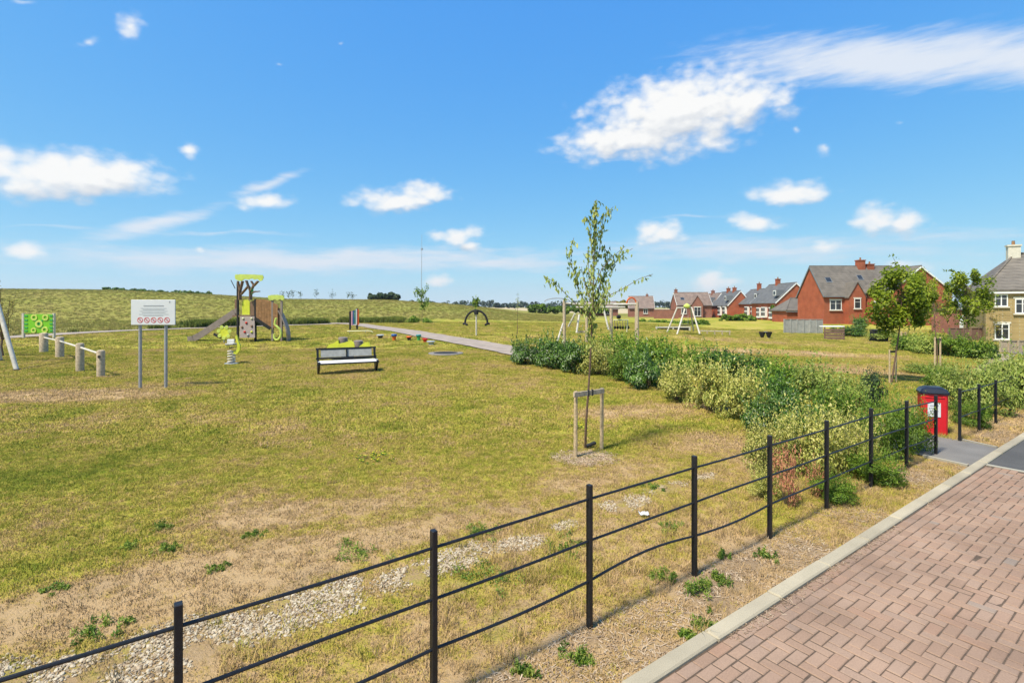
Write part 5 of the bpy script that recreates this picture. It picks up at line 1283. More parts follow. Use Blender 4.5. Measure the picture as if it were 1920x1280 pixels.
def gh(label, apex, half, Y, ye, ya, D, wall='brick', roof='slate_blue', bays=(), chims=(), name='terrace_house', yaw=0):
    X = (apex - 960) / F * Y; w = half / F * Y; e = H + (HOR - ye) / F * Y; a = H + (HOR - ya) / F * Y
    wins = [('left', u, z, ww, hh, 2) for (u, z, ww, hh) in bays]
    ch = [(w, y, .8, a + h_, wall) for y, h_ in chims]
    t = house(name, label, X - w, Y, .0, 2 * w, D, e, a, 'y', wall, roof, wins=(), chims=ch, yaw=yaw)
    Rz = Matrix.Rotation(yaw, 3, 'Z')
    def l(x, y, z): return Rz @ Vector((x, y, 0)) + Vector((X - w, Y, z))
    for (u, z, ww, hh) in bays:        # white boxed bays and the dormers over them
        mb = MB(); mb.box(l(-.25, u, z - .1), (.5, ww, hh + .5), Rz); by = mb.build('bay', M['upvc'], t)
        for k in range(3):
            for zz in (-.28, .28):
                mb = MB(); mb.box(l(-.51, u + (k - 1) * ww / 3, z + zz * hh), (.04, ww / 3 - .14, hh * .42), Rz); mb.build('pane', M['glass'], by)
        if u > 3: continue
        s2 = (a - e) / w; xx = w * .42; zz = e + s2 * xx
        mb = MB(); mb.box(l(xx - .5, u, zz + .25), (1.5, 1.3, 1.15), Rz); dm = mb.build('dormer', M['lead'], t)
        mb = MB(); mb.box(l(xx - 1.26, u, zz + .25), (.06, 1.15, 1.0), Rz); mb.build('dormer_window', M['upvc'], dm); mb = MB(); mb.box(l(xx - 1.30, u, zz + .25), (.04, .8, .7), Rz); mb.build('pane', M['glass'], dm)
    return t
gh('red brick terrace house nearest the large one with a grey roof', 1492, 36, 98, 566, 531, 11, 'brick', 'slate_blue', [(1.4, 1.4, 1.7, 1.7), (4.6, 1.5, 1.7, 1.6), (7, 1.4, 1.4, 1.6)], [(7.2, 1.1)], yaw=R(-2))
gh('second red brick terrace house with blue grey roof and tall chimney', 1450, 30, 112, 568, 541, 12, 'brick', 'slate_blue', [(1.5, 1.5, 1.9, 1.8), (5, 1.5, 1.7, 1.8)], [(7.4, 1.3)], yaw=R(-3))
gh('third red brick terrace house with plain end wall and two chimneys', 1388, 22, 122, 571, 546, 13, 'brick', 'slate_blue', [(2, 1.6, 1.8, 1.7), (5.5, 1.6, 1.8, 1.7)], [(4, .9), (8.2, .9)], yaw=R(-4))
X6 = (1270 - 960) / F * 128
house('terrace_house', 'brown roofed house with white bay window beside the swing frame', X6, 128, .1, 8.4, 7, 3.0, 6.0, 'x', 'brick2', 'tile_brown', wins=[('front', 1.6, 1.5, 1.3, 1.5, 2)], chims=[(.5, 3.5, .7, 6.8, 'brick2')], gables=[(3.3, 2.7, .9, 3.1, 5.2, (1.3, 1.7, 2.2, 2))], dormers=[(1.6, 1.5, 1.0, 1.0, 1)], yaw=R(-4))
gh('fourth terrace house partly hidden between the brown roofed and plain end ones', 1352, 16, 134, 573, 550, 10, 'brick2', 'tile_brown', [(2, 1.6, 1.8, 1.7)], [(6, .8)], yaw=R(-2))
X7 = (1180 - 960) / F * 136
house('terrace_house', 'far house with pale brown roof left of the swing frame', X7, 136, .2, 6.4, 8, 2.2, 5.2, 'x', 'brick2', 'tile_brown', wins=[('front', 4.2, 1.3, 1.1, 1.2, 2)], chims=[(4.9, 4, .6, 5.7, 'brick2')], yaw=R(-10))
house('terrace_house', 'far brick house half hidden behind the climbing frame', (1098 - 960) / F * 150, 150, .2, 9.5, 8, 1.9, 3.9, 'x', 'brick2', 'tile_brown', wins=[('front', 2.2, 1.0, 1.2, 1.2, 2), ('front', 6.4, 1.0, 1.2, 1.2, 2)])
house('garage', 'low brick garage with hipped slate roof left of the large brick house', (1476 - 960) / F * 86, 86, .0, 6.0, 5, 1.8, 3.8, 'x', 'brick', 'slate', hip=True, over=.3, wins=[('front', 2.6, 1.2, .7, 1.2, 1)])
# garden walls and fences
def wall_run(name, label, a, b, d, h, mat_, thick=.22, cat='wall'):
    t = MB(); pa, pb = P(a, HOR, d), P(b, HOR, d); za, zb = float(gz(pa.x, d)), float(gz(pb.x, d)); th = thing(name, (pa.x, d, za), label, cat)
    t.bar((pa.x, d, za + h / 2 - .1), (pb.x, d, zb + h / 2 - .1), thick, h + .2); w = t.build('wall', M[mat_], th); t = MB(); t.bar((pa.x, d, za + h + .04), (pb.x, d, zb + h + .04), thick + .08, .08); t.build('coping', M[mat_], th); return th
wall_run('garden_wall', 'low red brick garden wall between the far houses', 1226, 1272, 118, 2.0, 'brick2')
def board_fence(label, a, b, base, top, mt, n, loc_d=None):
    ga = G(a[0], base); d = loc_d or ga.y; A = P(a[0], HOR, d); B = P(b[0], HOR, d + (b[1] if len(b) > 1 else 0)); za = float(gz(A.x, A.y)); h = (base - top) / F * d
    t = thing('garden_fence', (A.x, A.y, za), label, 'fence', 'garden fences')
    for i in range(n):
        p = A.lerp(B, i / n); q = A.lerp(B, (i + 1) / n); zp = float(gz(p.x, p.y)); mb = MB(); e = (q - p)
        m = 6
        for k in range(m):
            u = p + e * (k + .04) / m; v = p + e * (k + .96) / m; mb.bar((u.x, u.y, zp + h * .5), (v.x, v.y, zp + h * .5), .025 + .012 * (k % 2), h - .02 * (k % 2))
        mb.build('panel', M[mt], t); mb = MB(); mb.box((p.x, p.y - .03, zp + h * .52), (.1, .1, h * 1.06)); mb.build('post', M[mt], t)
    mb = MB(); mb.bar((A.x, A.y - .02, za + h + .02), (B.x, B.y - .02, za + h + .02), .06, .05); mb.build('capping', M[mt], t)
    return t
board_fence('grey boarded garden fence left of the large brick house', (1470,), (1543, 0), 624, 599, 'fencegrey', 6)
board_fence('brown boarded fence between the brick gable and the stone house', (1778,), (1848, 0), 627, 604, 'fencebrown', 5, 46)
board_fence('weathered low fence below the stone house', (1875,), (1990, 0), 656, 634, 'timber', 7, 34)
# low timber store with a white lid against the brick house
a, b = P(1547, 628, 46), P(1583, 628, 46); t = thing('log_store', (a + b) / 2, 'brown slatted store with a white top in front of the brick house', 'store')
for i in range(4): mb = MB(); z = float(gz(a.x, 46)) + .12 + i * .24; mb.bar((a.x, 46, z), (b.x, 46, z), .05, .19); mb.build('slat', M['fencebrown'], t)
for p in (a, b): mb = MB(); mb.box((p.x, 46.06, float(gz(a.x, 46)) + .55), (.09, .09, 1.15)); mb.build('post', M['fencebrown'], t)
mb = MB(); mb.box(((a.x + b.x) / 2, 46.4, float(gz(a.x, 46)) + 1.14), (b.x - a.x + .1, .8, .10), None, .02); mb.build('lid', M['upvc'], t)
# white garage door wall in the gap
a, b = P(1790, 600, 56), P(1842, 600, 56); t = thing('garage', (a.x, 56, float(gz(a.x, 56))), 'pale rendered garage with white door seen between the two houses', 'garage')
zg = float(gz(a.x, 56)); mb = MB(); mb.box(((a.x + b.x) / 2, 57.6, zg + 1.3), (b.x - a.x, 3.0, 2.6)); mb.build('wall', M['brick2'], t); mb = MB(); mb.box(((a.x + b.x) / 2 + .2, 56.05, zg + 1.05), (2.2, .08, 2.0)); dr = mb.build('door', M['upvc'], t); mb = MB(); mb.box(((a.x + b.x) / 2, 57.6, zg + 2.68), (b.x - a.x + .3, 3.3, .14)); mb.build('roof', M['lead'], t)
# wheeled bins
for px, lb in ((1641, 'black wheeled bin at the left of the pair by the lawn trees'), (1656, 'black wheeled bin at the right of the pair by the lawn trees')):
    g = G(px, 640); t = thing('wheeled_bin', g, lb, 'bin', 'black wheeled bins'); mb = MB(); x, y, z = g
    mb.prism([(x - .24, y - .28, z + .06), (x + .24, y - .28, z + .06), (x + .28, y - .32, z + .95), (x - .28, y - .32, z + .95)], (0, .6, 0)); mb.build('body', M['rubber'], t)
    mb = MB(); mb.box((x, y - .02, z + 1.0), (.6, .7, .07), Matrix.Rotation(R(4), 3, 'X'), .02); mb.build('lid', M['rubber'], t); mb = MB(); mb.tube([(x - .25, y + .34, z + .9), (x + .25, y + .34, z + .9)], .02, 6); mb.build('handle', M['rubber'], t)
    for sx in (-.26, .26): mb = MB(); mb.tube([(x + sx - .03, y + .26, z + .1), (x + sx + .03, y + .26, z + .1)], .1, 12); mb.build('wheel', M['rubber'], t)

# ================================================================== play area
def part(t, name, mt, fn, smooth=False):
    mb = MB(); fn(mb); return mb.build(name, M[mt], t, smooth)
def poly_panel(pts, d, th, fn=P): return lambda mb: mb.prism([fn(a, b, d) for a, b in pts], (0, th, 0))
# ---- rules board
dS = G(287, 727.5).y; gl, gr = [Vector(((q - 960) / F * dS, dS, float(gz((q - 960) / F * dS, dS)))) for q in (263, 311)]
t = thing('rules_sign', (gl + gr) / 2, 'white rules board with five red prohibition signs on two grey posts', 'sign')
for g in (gl, gr): part(t, 'post', 'galv', lambda mb: mb.tube([(g.x, g.y, g.z - .1), (g.x, g.y, H + (HOR - 566) / F * g.y)], .045, 10), True)
ds = dS - .07
def panel_fn(mb): a, b = P(246, 609, ds), P(329, 562, ds); mb.box((a + b) / 2, (b.x - a.x, .03, b.z - a.z), None, .008)
pn = part(t, 'board', 'white_p', panel_fn)
def strip(x0, x1, y, h, mt, name='print_line'):
    a, b = P(x0, y, ds - .018), P(x1, y, ds - .018); mb = MB(); mb.box((a + b) / 2, (b.x - a.x, .004, h / F * ds)); return mb.build(name, M[mt], pn)
strip(269, 307, 573.2, 1.6, 'ink')
for y, x0, x1 in ((578, 264, 312), (580.6, 268, 308), (583.2, 262, 314), (586, 266, 310), (589, 260, 316), (591.5, 268, 306)): strip(x0, x1, y, .5, 'grey')
strip(317, 319, 566, 3, 'ink')
for i in range(5):
    c = P(262.6 + i * 12.6, 600, ds - .019); r = 5.2 / F * ds
    def sym(mb):
        n = 24; vs = []; fs = []
        for k in range(n):
            a = 2 * math.pi * k / n
            for rr_ in (r * .78, r): vs.append(c + Vector((math.cos(a) * rr_, 0, math.sin(a) * rr_)))
        for k in range(n): fs.append((2 * k, 2 * k + 1, (2 * k + 3) % (2 * n), (2 * k + 2) % (2 * n)))
        mb.add(vs, fs); mb.bar(c + Vector((-r * .6, -.003, r * .6)), c + Vector((r * .6, -.003, -r * .6)), .003, r * .2, (1, 0, 1))
    sy = part(pn, 'prohibition_symbol', 'red_p', sym)
    def pic(mb):
        q = c + Vector((0, .002, 0)); v = [(.0, .5), (.3, .35), (.15, .05), (.45, -.3), (.1, -.15), (-.3, -.5), (-.2, 0), (-.45, .2)]; rot = i * 1.1
        mb.add([q + Vector((r * .85 * (x * math.cos(rot) - z * math.sin(rot)), 0, r * .85 * (x * math.sin(rot) + z * math.cos(rot)))) for x, z in v], [tuple(range(8))])
    mbp = MB(); pic(mbp); mbp.build('pictogram', M['ink'], pn)

# ---- trip rail of four timber posts
ps = [(82, 660, 624), (112, 670, 631), (150, 696, 643), (189, 706, 656)]; gs = [G(a, b) for a, b, c in ps]
t = thing('post_and_rail', gs[0], 'four stubby timber posts joined by a pale metal rail', 'rail')
for g, (a, b, c) in zip(gs, ps):
    zt = H + (HOR - c) / F * g.y; r = 6.6 / F * g.y
    def pf(mb): mb.lathe([(r, -.1), (r, zt - g.z - .05), (r * .9, zt - g.z - .02), (r * .55, zt - g.z)], g, 14)
    part(t, 'post', 'timber', pf, True)
for (g, (a, b, c)), (g2, (a2, b2, c2)) in zip(list(zip(gs, ps))[:-1], list(zip(gs, ps))[1:]):
    z1 = H + (HOR - c - 10) / F * g.y + .04; z2 = H + (HOR - c2 - 10) / F * g2.y + .04
    part(t, 'rail', 'steel_white', lambda mb: mb.tube([(g.x, g.y, z1), (g2.x, g2.y, z2)], .035, 8), True)
mb = MB(); g = gs[3]; mb.lathe([(.05, 0), (.05, .02)], (g.x + .05, g.y - 6.6 / F * g.y - .005, H + (HOR - 668) / F * g.y), 10, Matrix.Rotation(R(90), 3, 'X')); mb.build('bolt', M['rubber'], t)

# ---- swing frame leaning in at the left edge
g = G(32, 694); ap = P(-42, 440, g.y + 1.0); g2 = G(-170, 700); g3 = Vector((g.x - 3.2, g.y + 2.6, float(gz(g.x - 3.2, g.y + 2.6)))); ap2 = ap + Vector((-3.6, .4, 0))
t = thing('swing_frame', g, 'pale metal swing leg slanting in at the left edge of the lawn', 'swing')
for a, b in ((g, ap), (g3, ap), (Vector((ap2.x + .5, g.y, g.z)), ap2), (Vector((ap2.x + .5, g.y + 2.6, g.z)), ap2)):
    lg = part(t, 'leg', 'steel_white', lambda mb: mb.tube([(a.x, a.y, a.z - .05), b], .075, 10), True)
    part(lg, 'foot', 'rubber', lambda mb: mb.lathe([(.13, -.02), (.13, .02), (.10, .03)], (a.x, a.y, a.z + .02), 12))
part(t, 'crossbar', 'steel_white', lambda mb: mb.tube([ap + Vector((.2, 0, 0)), ap2], .07, 10), True)
for u in (.35, .7):
    q = ap.lerp(ap2, u)
    for s in (-.22, .22): part(t, 'chain', 'galv', lambda mb: mb.tube([q + Vector((s, 0, 0)), (q.x + s, q.y, g.z + .5)], .012, 6))
    part(t, 'seat', 'rubber', lambda mb: mb.box((q.x, q.y, g.z + .48), (.5, .2, .05), None, .015))

# ---- green maze panel
gl, gr = G(44, 634), G(101, 633); d = gl.y
t = thing('activity_panel', (gl + gr) / 2, 'lime green cut-out activity panel on two pale posts', 'play panel')
for px_ in (44, 101): part(t, 'post', 'steel_white', lambda mb: mb.bar(P(px_, 640, d), P(px_, 587, d), .12, .12), False)
pn = part(t, 'panel', 'green_p', lambda mb: mb.box((P(46, 624, d - .05) + P(99, 589, d - .05)) / 2, (P(99, 0, d).x - P(46, 0, d).x, .05, P(0, 589, d).z - P(0, 624, d).z), None, .01))
for cx, cy, r in ((64, 595, 6), (85, 595, 6), (73, 607, 7), (63, 619, 5), (84, 618, 6)):
    c = P(cx, cy, d - .09); r_ = r / F * d
    part(pn, 'ring', 'lime', lambda mb: mb.lathe([(r_ * .5, -.02), (r_ * .5, .02), (r_, .02), (r_, -.02), (r_ * .5, -.02)], c, 18, Matrix.Rotation(R(90), 3, 'X')))
for cy in (592, 600, 607, 614, 620):
    for x0, x1 in ((46, 52), (93, 99)): part(pn, 'notch', 'laurelnotch' if 'laurelnotch' in M else 'green', lambda mb: mb.box((P(x0, cy, d - .085) + P(x1, cy, d - .085)) / 2, (6 / F * d, .03, 2.6 / F * d)))
for (a, b, c, e) in ((66, 612, 80, 600), (66, 600, 80, 614)): part(pn, 'bar', 'green', lambda mb: mb.bar(P(a, b, d - .085), P(c, e, d - .085), .03, .08))

# ---- play tower
dT = G(462, 640).y
def TT(px, py, dd=0): return P(px, py, dT + dd)
t = thing('play_tower', G(462, 640), 'brown and lime play tower with slide and climbing wall', 'play tower')
zg = G(462, 640).z; S = dT / F
def post(px, dd, y0, y1, mt='rubber', r=.055): part(t, 'post', mt, lambda mb: mb.bar(TT(px, y0, dd), TT(px, y1, dd), r * 2, r * 2, (1, 0, 0), .01))
for px_, y1 in ((446, 530), (479, 560)):
    post(px_, 0, 641, y1); post(px_ + (1 if px_ < 460 else -1) * 0 - 0, 1.1, 637, y1 + 2)
roof_o = [(440, 517), (449, 514), (470, 514.5), (492, 515.5), (494, 520), (491, 526), (487, 527), (483, 523), (477, 524), (472, 522), (465, 524), (458, 523), (452, 527), (446, 526), (441, 523)]
rf = part(t, 'roof', 'lime', lambda mb: mb.prism([TT(a, b, -.15) for a, b in roof_o], (0, .06, 0))); part(rf, 'roof_edge', 'lime', lambda mb: mb.prism([TT(a, b, 1.2) for a, b in roof_o], (0, .06, 0)))
part(rf, 'roof_sheet', 'lime', lambda mb: mb.prism([TT(441, 516.5, -.08), TT(478, 516.5, -.08), TT(478, 514.6, -.08), TT(441, 514.6, -.08)], (0, .8, 0)))
for dd in (-.02, 1.12):
    def br(mb):
        for a, b, c, e, w in ((450, 562, 450, 545, .16), (450, 546, 455, 527, .13), (450, 546, 446, 527, .10), (452, 552, 466, 536, .12), (466, 538, 462, 526, .12), (470, 562, 470, 545, .16), (470, 546, 466, 536, .14), (471, 545, 476, 534, .12), (476, 536, 484, 527, .13), (476, 535, 471, 527, .10), (480, 547, 487, 546, .08), (470, 550, 480, 546, .10)):
            mb.bar(TT(a, b, dd), TT(c, e, dd), .05, w * 2.0, (0, 1, 0))
    part(t, 'branch_panel', 'brownpanel', br)
part(t, 'leaf_panel', 'green', lambda mb: (mb.prism([TT(a, b, -.08) for a, b in ((469, 552), (467, 545), (471, 538), (475, 544), (474, 551))], (0, .04, 0))))
part(t, 'barrier', 'yellow', poly_panel([(454, 590), (468, 590), (468, 566), (464, 562), (457, 562), (454, 566)], 0, .05, lambda a, b, d: TT(a, b, -.02)))
part(t, 'barrier', 'brownpanel', poly_panel([(469, 592), (477, 592), (477, 562), (469, 566)], 0, .05, lambda a, b, d: TT(a, b, .0)))
part(t, 'barrier', 'brownpanel', poly_panel([(440, 588), (445, 588), (445, 560), (440, 562)], 0, .05, lambda a, b, d: TT(a, b, .4)))
part(t, 'deck', 'brownpanel', lambda mb: mb.box((TT(446, 592, 0) + TT(480, 592, 1.1)) / 2, (1.12, 1.2, .09)))
cw = part(t, 'climbing_wall', 'greybrown', lambda mb: mb.prism([TT(450, 593, -.06), TT(477, 593, -.06), TT(478, 633, -.5), TT(449, 633, -.5)], (0, .05, 0)))
for a, b, m_ in ((456, 597, 'paleyellow'), (472, 597, 'paleyellow'), (462, 605, 'red'), (472, 611, 'brownpanel'), (454, 613, 'brownpanel'), (459, 622, 'red'), (472, 622, 'yellow'), (465, 628, 'grey')):
    part(cw, 'hold', m_, lambda mb: mb.lathe([(.07, 0), (.06, .05), (.02, .08)], TT(a, b, -.08 - (b - 593) / 40 * .44), 8, Matrix.Rotation(R(90), 3, 'X')), True)
sp = [(447, 587), (440, 589), (430, 596), (400, 616), (374, 633), (362, 639), (352, 640.5)]
def slide_fn(mb):
    w = .55
    for dd, hh in ((0, .0), (w, 0)):
        for (a, b), (c, e) in zip(sp[:-1], sp[1:]): mb.bar(TT(a, b - 4, .2 + dd) , TT(c, e - 4, .2 + dd), .05, .36, (0, 0, 1))
sl_ = part(t, 'slide', 'greybrown', slide_fn)
def bed(mb):
    vs = [];
    for a, b in sp: vs += [TT(a, b - 3, .2), TT(a, b - 3, .75)]
    fs = [(2 * i, 2 * i + 1, 2 * i + 3, 2 * i + 2) for i in range(len(sp) - 1)]; mb.add(vs, fs)
part(sl_, 'slide_bed', 'galv', bed)
part(sl_, 'slide_foot', 'rubber', lambda mb: mb.box(TT(354, 641.5, .47), (.22, .6, .12), None, .02))
part(t, 'flag_pole', 'rubber', lambda mb: mb.tube([TT(441, 541, .3), TT(433, 525, .3)], .022, 6))
# flower toy beside the slide
fl = part(t, 'flower_toy', 'yellow', lambda mb: mb.lathe([(.30, -.03), (.30, .03)], TT(420, 623, -1.0), 14, Matrix.Rotation(R(90), 3, 'X')))
for k in range(7):
    a = k * 2 * math.pi / 7 + .2; part(fl, 'petal', 'lime', lambda mb: mb.lathe([(.10, -.02), (.11, .0), (.10, .02)], TT(420, 623, -1.03) + Vector((math.cos(a) * .32, 0, math.sin(a) * .32)), 10, Matrix.Rotation(R(90), 3, 'X')))
part(fl, 'arm', 'rubber', lambda mb: mb.bar(TT(401, 626, -.9), TT(414, 633, -.95), .10, .12))
part(fl, 'stalk', 'galv', lambda mb: mb.tube([TT(420, 642, -1.0), TT(420, 628, -1.0)], .03, 8))
# bridge to the small tower
for dd in (-.05, 1.1):
    for k in range(8):
        u = k / 8; v = (k + .94) / 8; xa, xb = 480 + 41 * u, 480 + 41 * v; ta, tb_ = 561 + 11 * u - 4 * math.sin(u * 3.1), 561 + 11 * v - 4 * math.sin(v * 3.1); ba, bb = 597 + 17 * min(1, u * 1.6), 597 + 17 * min(1, v * 1.6)
        part(t, 'bridge_board', 'orangebrown', lambda mb: mb.prism([TT(xa, ba, dd), TT(xb, bb, dd), TT(xb, tb_, dd), TT(xa, ta, dd)], (0, .05, 0)))
part(t, 'bridge_beam', 'rubber', lambda mb: (mb.bar(TT(478, 597, -.1), TT(507, 616, -.1), .10, .17), mb.bar(TT(478, 597, 1.12), TT(507, 616, 1.12), .10, .17)))
part(t, 'bridge_deck', 'brownpanel', lambda mb: mb.prism([TT(479, 595, 0), TT(507, 613, 0), TT(507, 615, 0), TT(479, 597, 0)], (0, 1.1, 0)))
roof2 = [(502, 556), (508, 553), (520, 552.5), (531, 554), (533, 560), (529, 563.5), (525, 560.5), (520, 563), (515, 560.5), (511, 563), (506, 562), (503, 560)]
rf2 = part(t, 'roof', 'lime', lambda mb: mb.prism([TT(a, b, -.1) for a, b in roof2], (0, .06, 0))); part(rf2, 'roof_edge', 'lime', lambda mb: mb.prism([TT(a, b, 1.1) for a, b in roof2], (0, .06, 0))); part(rf2, 'roof_sheet', 'lime', lambda mb: mb.prism([TT(503, 555.5, -.04), TT(520, 555, -.04), TT(520, 553.6, -.04), TT(503, 554, -.04)], (0, .7, 0)))
for px_, dd in ((511, 0), (528, 0), (511, 1.1), (528, 1.1)): post(px_, dd, 640 - dd * 2, 561, 'greybrown', .055)
part(t, 'barrier', 'brownpanel', poly_panel([(514, 615), (527, 615), (527, 582), (523, 577), (514, 575)], 0, .06, lambda a, b, d: TT(a, b, .02)))
def tube_slide(mb):
    pts = [(524, 582), (530, 592), (535, 604), (539, 616), (541, 628), (541, 639)]
    for dd in (.1, .75):
        for (a, b), (c, e) in zip(pts[:-1], pts[1:]): mb.bar(TT(a, b, dd), TT(c, e, dd), .07, .44, (0, 1, 0))
    vs = []
    for a, b in pts: vs += [TT(a - 3, b, .1), TT(a - 3, b, .75)]
    mb.add(vs, [(2 * i, 2 * i + 1, 2 * i + 3, 2 * i + 2) for i in range(len(pts) - 1)])
part(t, 'curved_slide', 'greybrown', tube_slide)
part(t, 'curved_pole', 'lime', lambda mb: mb.tube([TT(a, b, -.5) for a, b in ((518, 596), (516, 602), (515, 608), (519, 612), (525, 617), (527, 624), (526, 631), (522, 636), (517, 637), (514, 633), (514, 626))], .065, 8), True)

# ---- spring rocker
g = G(434, 682); d = g.y; t = thing('spring_rocker', g, 'single spring rocker with yellow crescent body in front of the play tower', 'spring rocker')
def helix(c, r, h, turns, w): return lambda mb: mb.tube([(c.x + r * math.cos(a), c.y + r * math.sin(a), c.z + h * a / (turns * 2 * math.pi)) for a in [k * .45 for k in range(int(turns * 2 * math.pi / .45))]], w, 6)
part(t, 'base_plate', 'grey', lambda mb: mb.lathe([(.26, -.03), (.26, .03), (.2, .04)], g, 16)); part(t, 'spring', 'steel_white', helix(Vector((g.x, g.y, g.z + .03)), .13, .52, 5, .03), True)
part(t, 'body', 'yellow', lambda mb: mb.prism([P(a, b, d - .1) for a, b in ((437, 663), (443, 664), (449, 657), (450, 648), (446, 638), (444, 628), (441, 630), (443, 640), (445, 649), (443, 656), (438, 658))], (0, .08, 0)))
part(t, 'seat', 'benchback', lambda mb: mb.box(P(433, 645, d), (.34, .3, .07), None, .02)); part(t, 'backrest', 'benchgrey', lambda mb: mb.box(P(433, 641, d + .12), (.30, .05, .22), None, .02)); part(t, 'handle', 'rubber', lambda mb: mb.tube([P(430, 652, d - .15), P(438, 651, d - .15)], .025, 6))

# ---- bench
a, b = G(594, 703), G(709, 695.5); ax = (b - a); ax.z = 0; Lb = ax.length; ax.normalize(); ay = Vector((-ax.y, ax.x, 0)); g = (a + b) / 2; zb_ = (a.z + b.z) / 2
t = thing('bench', (g.x, g.y, zb_), 'modern bench with black frame and pale boards facing the lawn', 'bench')
def B(u, v, z): return a + ax * u + ay * v + Vector((0, 0, zb_ - a.z + z))
hb = (703 - 657) / F * g.y
for u in (.06, Lb - .06):
    part(t, 'leg', 'black', lambda mb: mb.prism([B(u - .035, .05, 0), B(u - .035, .16, 0), B(u - .035, .46, hb), B(u - .035, .38, hb), B(u - .035, .30, hb * .56), B(u - .035, -.20, hb * .50), B(u - .035, -.22, hb * .44)], ax * .07))
for v, z, tl in ((-.14, .47, 28), (.03, .50, 4), (.20, .50, -4)): part(t, 'seat_board', 'benchgrey', lambda mb: mb.box(B(Lb / 2, v, hb * z / .5 * .5), (Lb - .06, .165, .04), Matrix((ax, ay, Vector((0, 0, 1)))).transposed() @ Matrix.Rotation(R(tl), 3, 'X'), .008))
part(t, 'seat_edge', 'black', lambda mb: mb.bar(B(.0, -.225, hb * .43), B(Lb, -.225, hb * .43), .04, .05))
fr = part(t, 'back_frame', 'black', lambda mb: (mb.bar(B(0, .42, hb - .02), B(Lb, .42, hb - .02), .05, .06), mb.bar(B(0, .32, hb * .60), B(Lb, .32, hb * .60), .05, .06), mb.bar(B(Lb * .5, .41, hb - .02), B(Lb * .5, .32, hb * .6), .05, .06)))
for u0, u1 in ((.08, .485), (.515, .92)): part(t, 'back_board', 'benchback', lambda mb: mb.prism([B(Lb * u0, .335, hb * .645), B(Lb * u1, .335, hb * .645), B(Lb * u1, .405, hb * .94), B(Lb * u0, .405, hb * .94)], ay * .03))

# ---- lime four seat springer behind the bench
g = G(652, 674); d = g.y; t = thing('seesaw_springer', g, 'lime yellow multi seat springer just behind the bench', 'spring rocker')
part(t, 'spring', 'rubber', helix(g, .22, .4, 4, .05), True)
part(t, 'platform', 'greybrown', lambda mb: mb.box(P(655, 663, d), (1.5, .9, .07), None, .02))
for dd in (-.35, .35):
    part(t, 'side_panel', 'yellow', lambda mb: mb.prism([P(x_, y_, d + dd) for x_, y_ in ((632, 662), (631, 650), (636, 644), (645, 642), (652, 640), (658, 638), (664, 643), (665, 652), (668, 655), (676, 647), (684, 642), (692, 641), (695, 650), (693, 660), (670, 662))], (0, .04, 0)))
part(t, 'front_wedge', 'yellow', lambda mb: mb.prism([P(x_, y_, d - .3) for x_, y_ in ((613, 651), (616, 646), (626, 643), (634, 637), (636, 650), (630, 655), (613, 654))], (0, .6, 0)))
part(t, 'foot_rest', 'greybrown', lambda mb: mb.box(P(622, 656.5, d), (.40, .5, .10), None, .02))
for c in ((643, 639), (672, 645)): part(t, 'seat_back', 'greybrown', lambda mb: mb.lathe([(.19, -.14), (.20, .0), (.19, .14), (.14, .16)], P(c[0], c[1], d), 14), True)

# ---- chime panel
g = G(663, 618); d = g.y; t = thing('chime_panel', g, 'black framed panel of coloured chime tubes beside the path', 'chimes')
for px_, tp_ in ((656.5, 584), (669.5, 578)): part(t, 'post', 'rubber', lambda mb: mb.bar(P(px_, 619, d), P(px_, tp_, d), .13, .13))
for px_, y0, y1, m_ in ((660, 610, 583, 'pink'), (663, 608, 582, 'blue'), (666, 608, 581, 'teal'), (668.5, 609, 579, 'white_p'), (672, 609, 580, 'orange')): part(t, 'chime_tube', m_, lambda mb: mb.tube([P(px_, y0, d - .12), P(px_, y1, d - .12)], .055, 8), True)
for y_ in (584, 607): part(t, 'crossbar', 'rubber', lambda mb: mb.bar(P(656, y_, d - .03), P(673, y_ - .5, d - .03), .06, .08))
g = G(675, 624); d = g.y; t = thing('balance_rail', g, 'low pale bent rail on the grass below the chimes', 'rail'); part(t, 'rail', 'paleyellow', lambda mb: mb.tube([P(651, 621, d), P(690, 620, d), P(697, 621, d), P(699, 624, d)], .04, 6), True)
for x_ in (655, 685): part(t, 'foot', 'galv', lambda mb: mb.tube([P(x_, 625, d), P(x_, 621, d)], .03, 6))
# ---- mushroom drums
GD = 'mushroom drums in the play area'
for px_, by, ty, hw, cap, stem, lb in ((713, 634, 627, 7, 'grey', 'rubber', 'low grey drum nearest the bent rail'), (739, 639, 626, 5.5, 'blue', 'orange', 'orange drum with a blue grey top'), (767, 638, 630, 5.5, 'orange', 'rubber', 'small orange drum between the tall orange and green ones'), (785, 638, 627, 5, 'teal', 'green', 'green drum with a teal top'), (797, 641, 634, 5.5, 'red', 'red', 'low red drum beside the green one'), (808, 646, 639, 8, 'grey', 'grey', 'wide grey drum nearest the trampoline')):
    g = G(px_, by); d = g.y; k = d / F; h = (by - ty) * k; r = hw * k; t = thing('drum', g, lb, 'drum', GD)
    part(t, 'stem', stem, lambda mb: mb.lathe([(r * .62, -.05), (r * .55, h * .3), (r * .8, h * .7)], g, 14), True); part(t, 'cap', cap, lambda mb: mb.lathe([(r * .85, h * .66), (r, h * .74), (r, h * .9), (r * .8, h * 1.0)], g, 16), True)
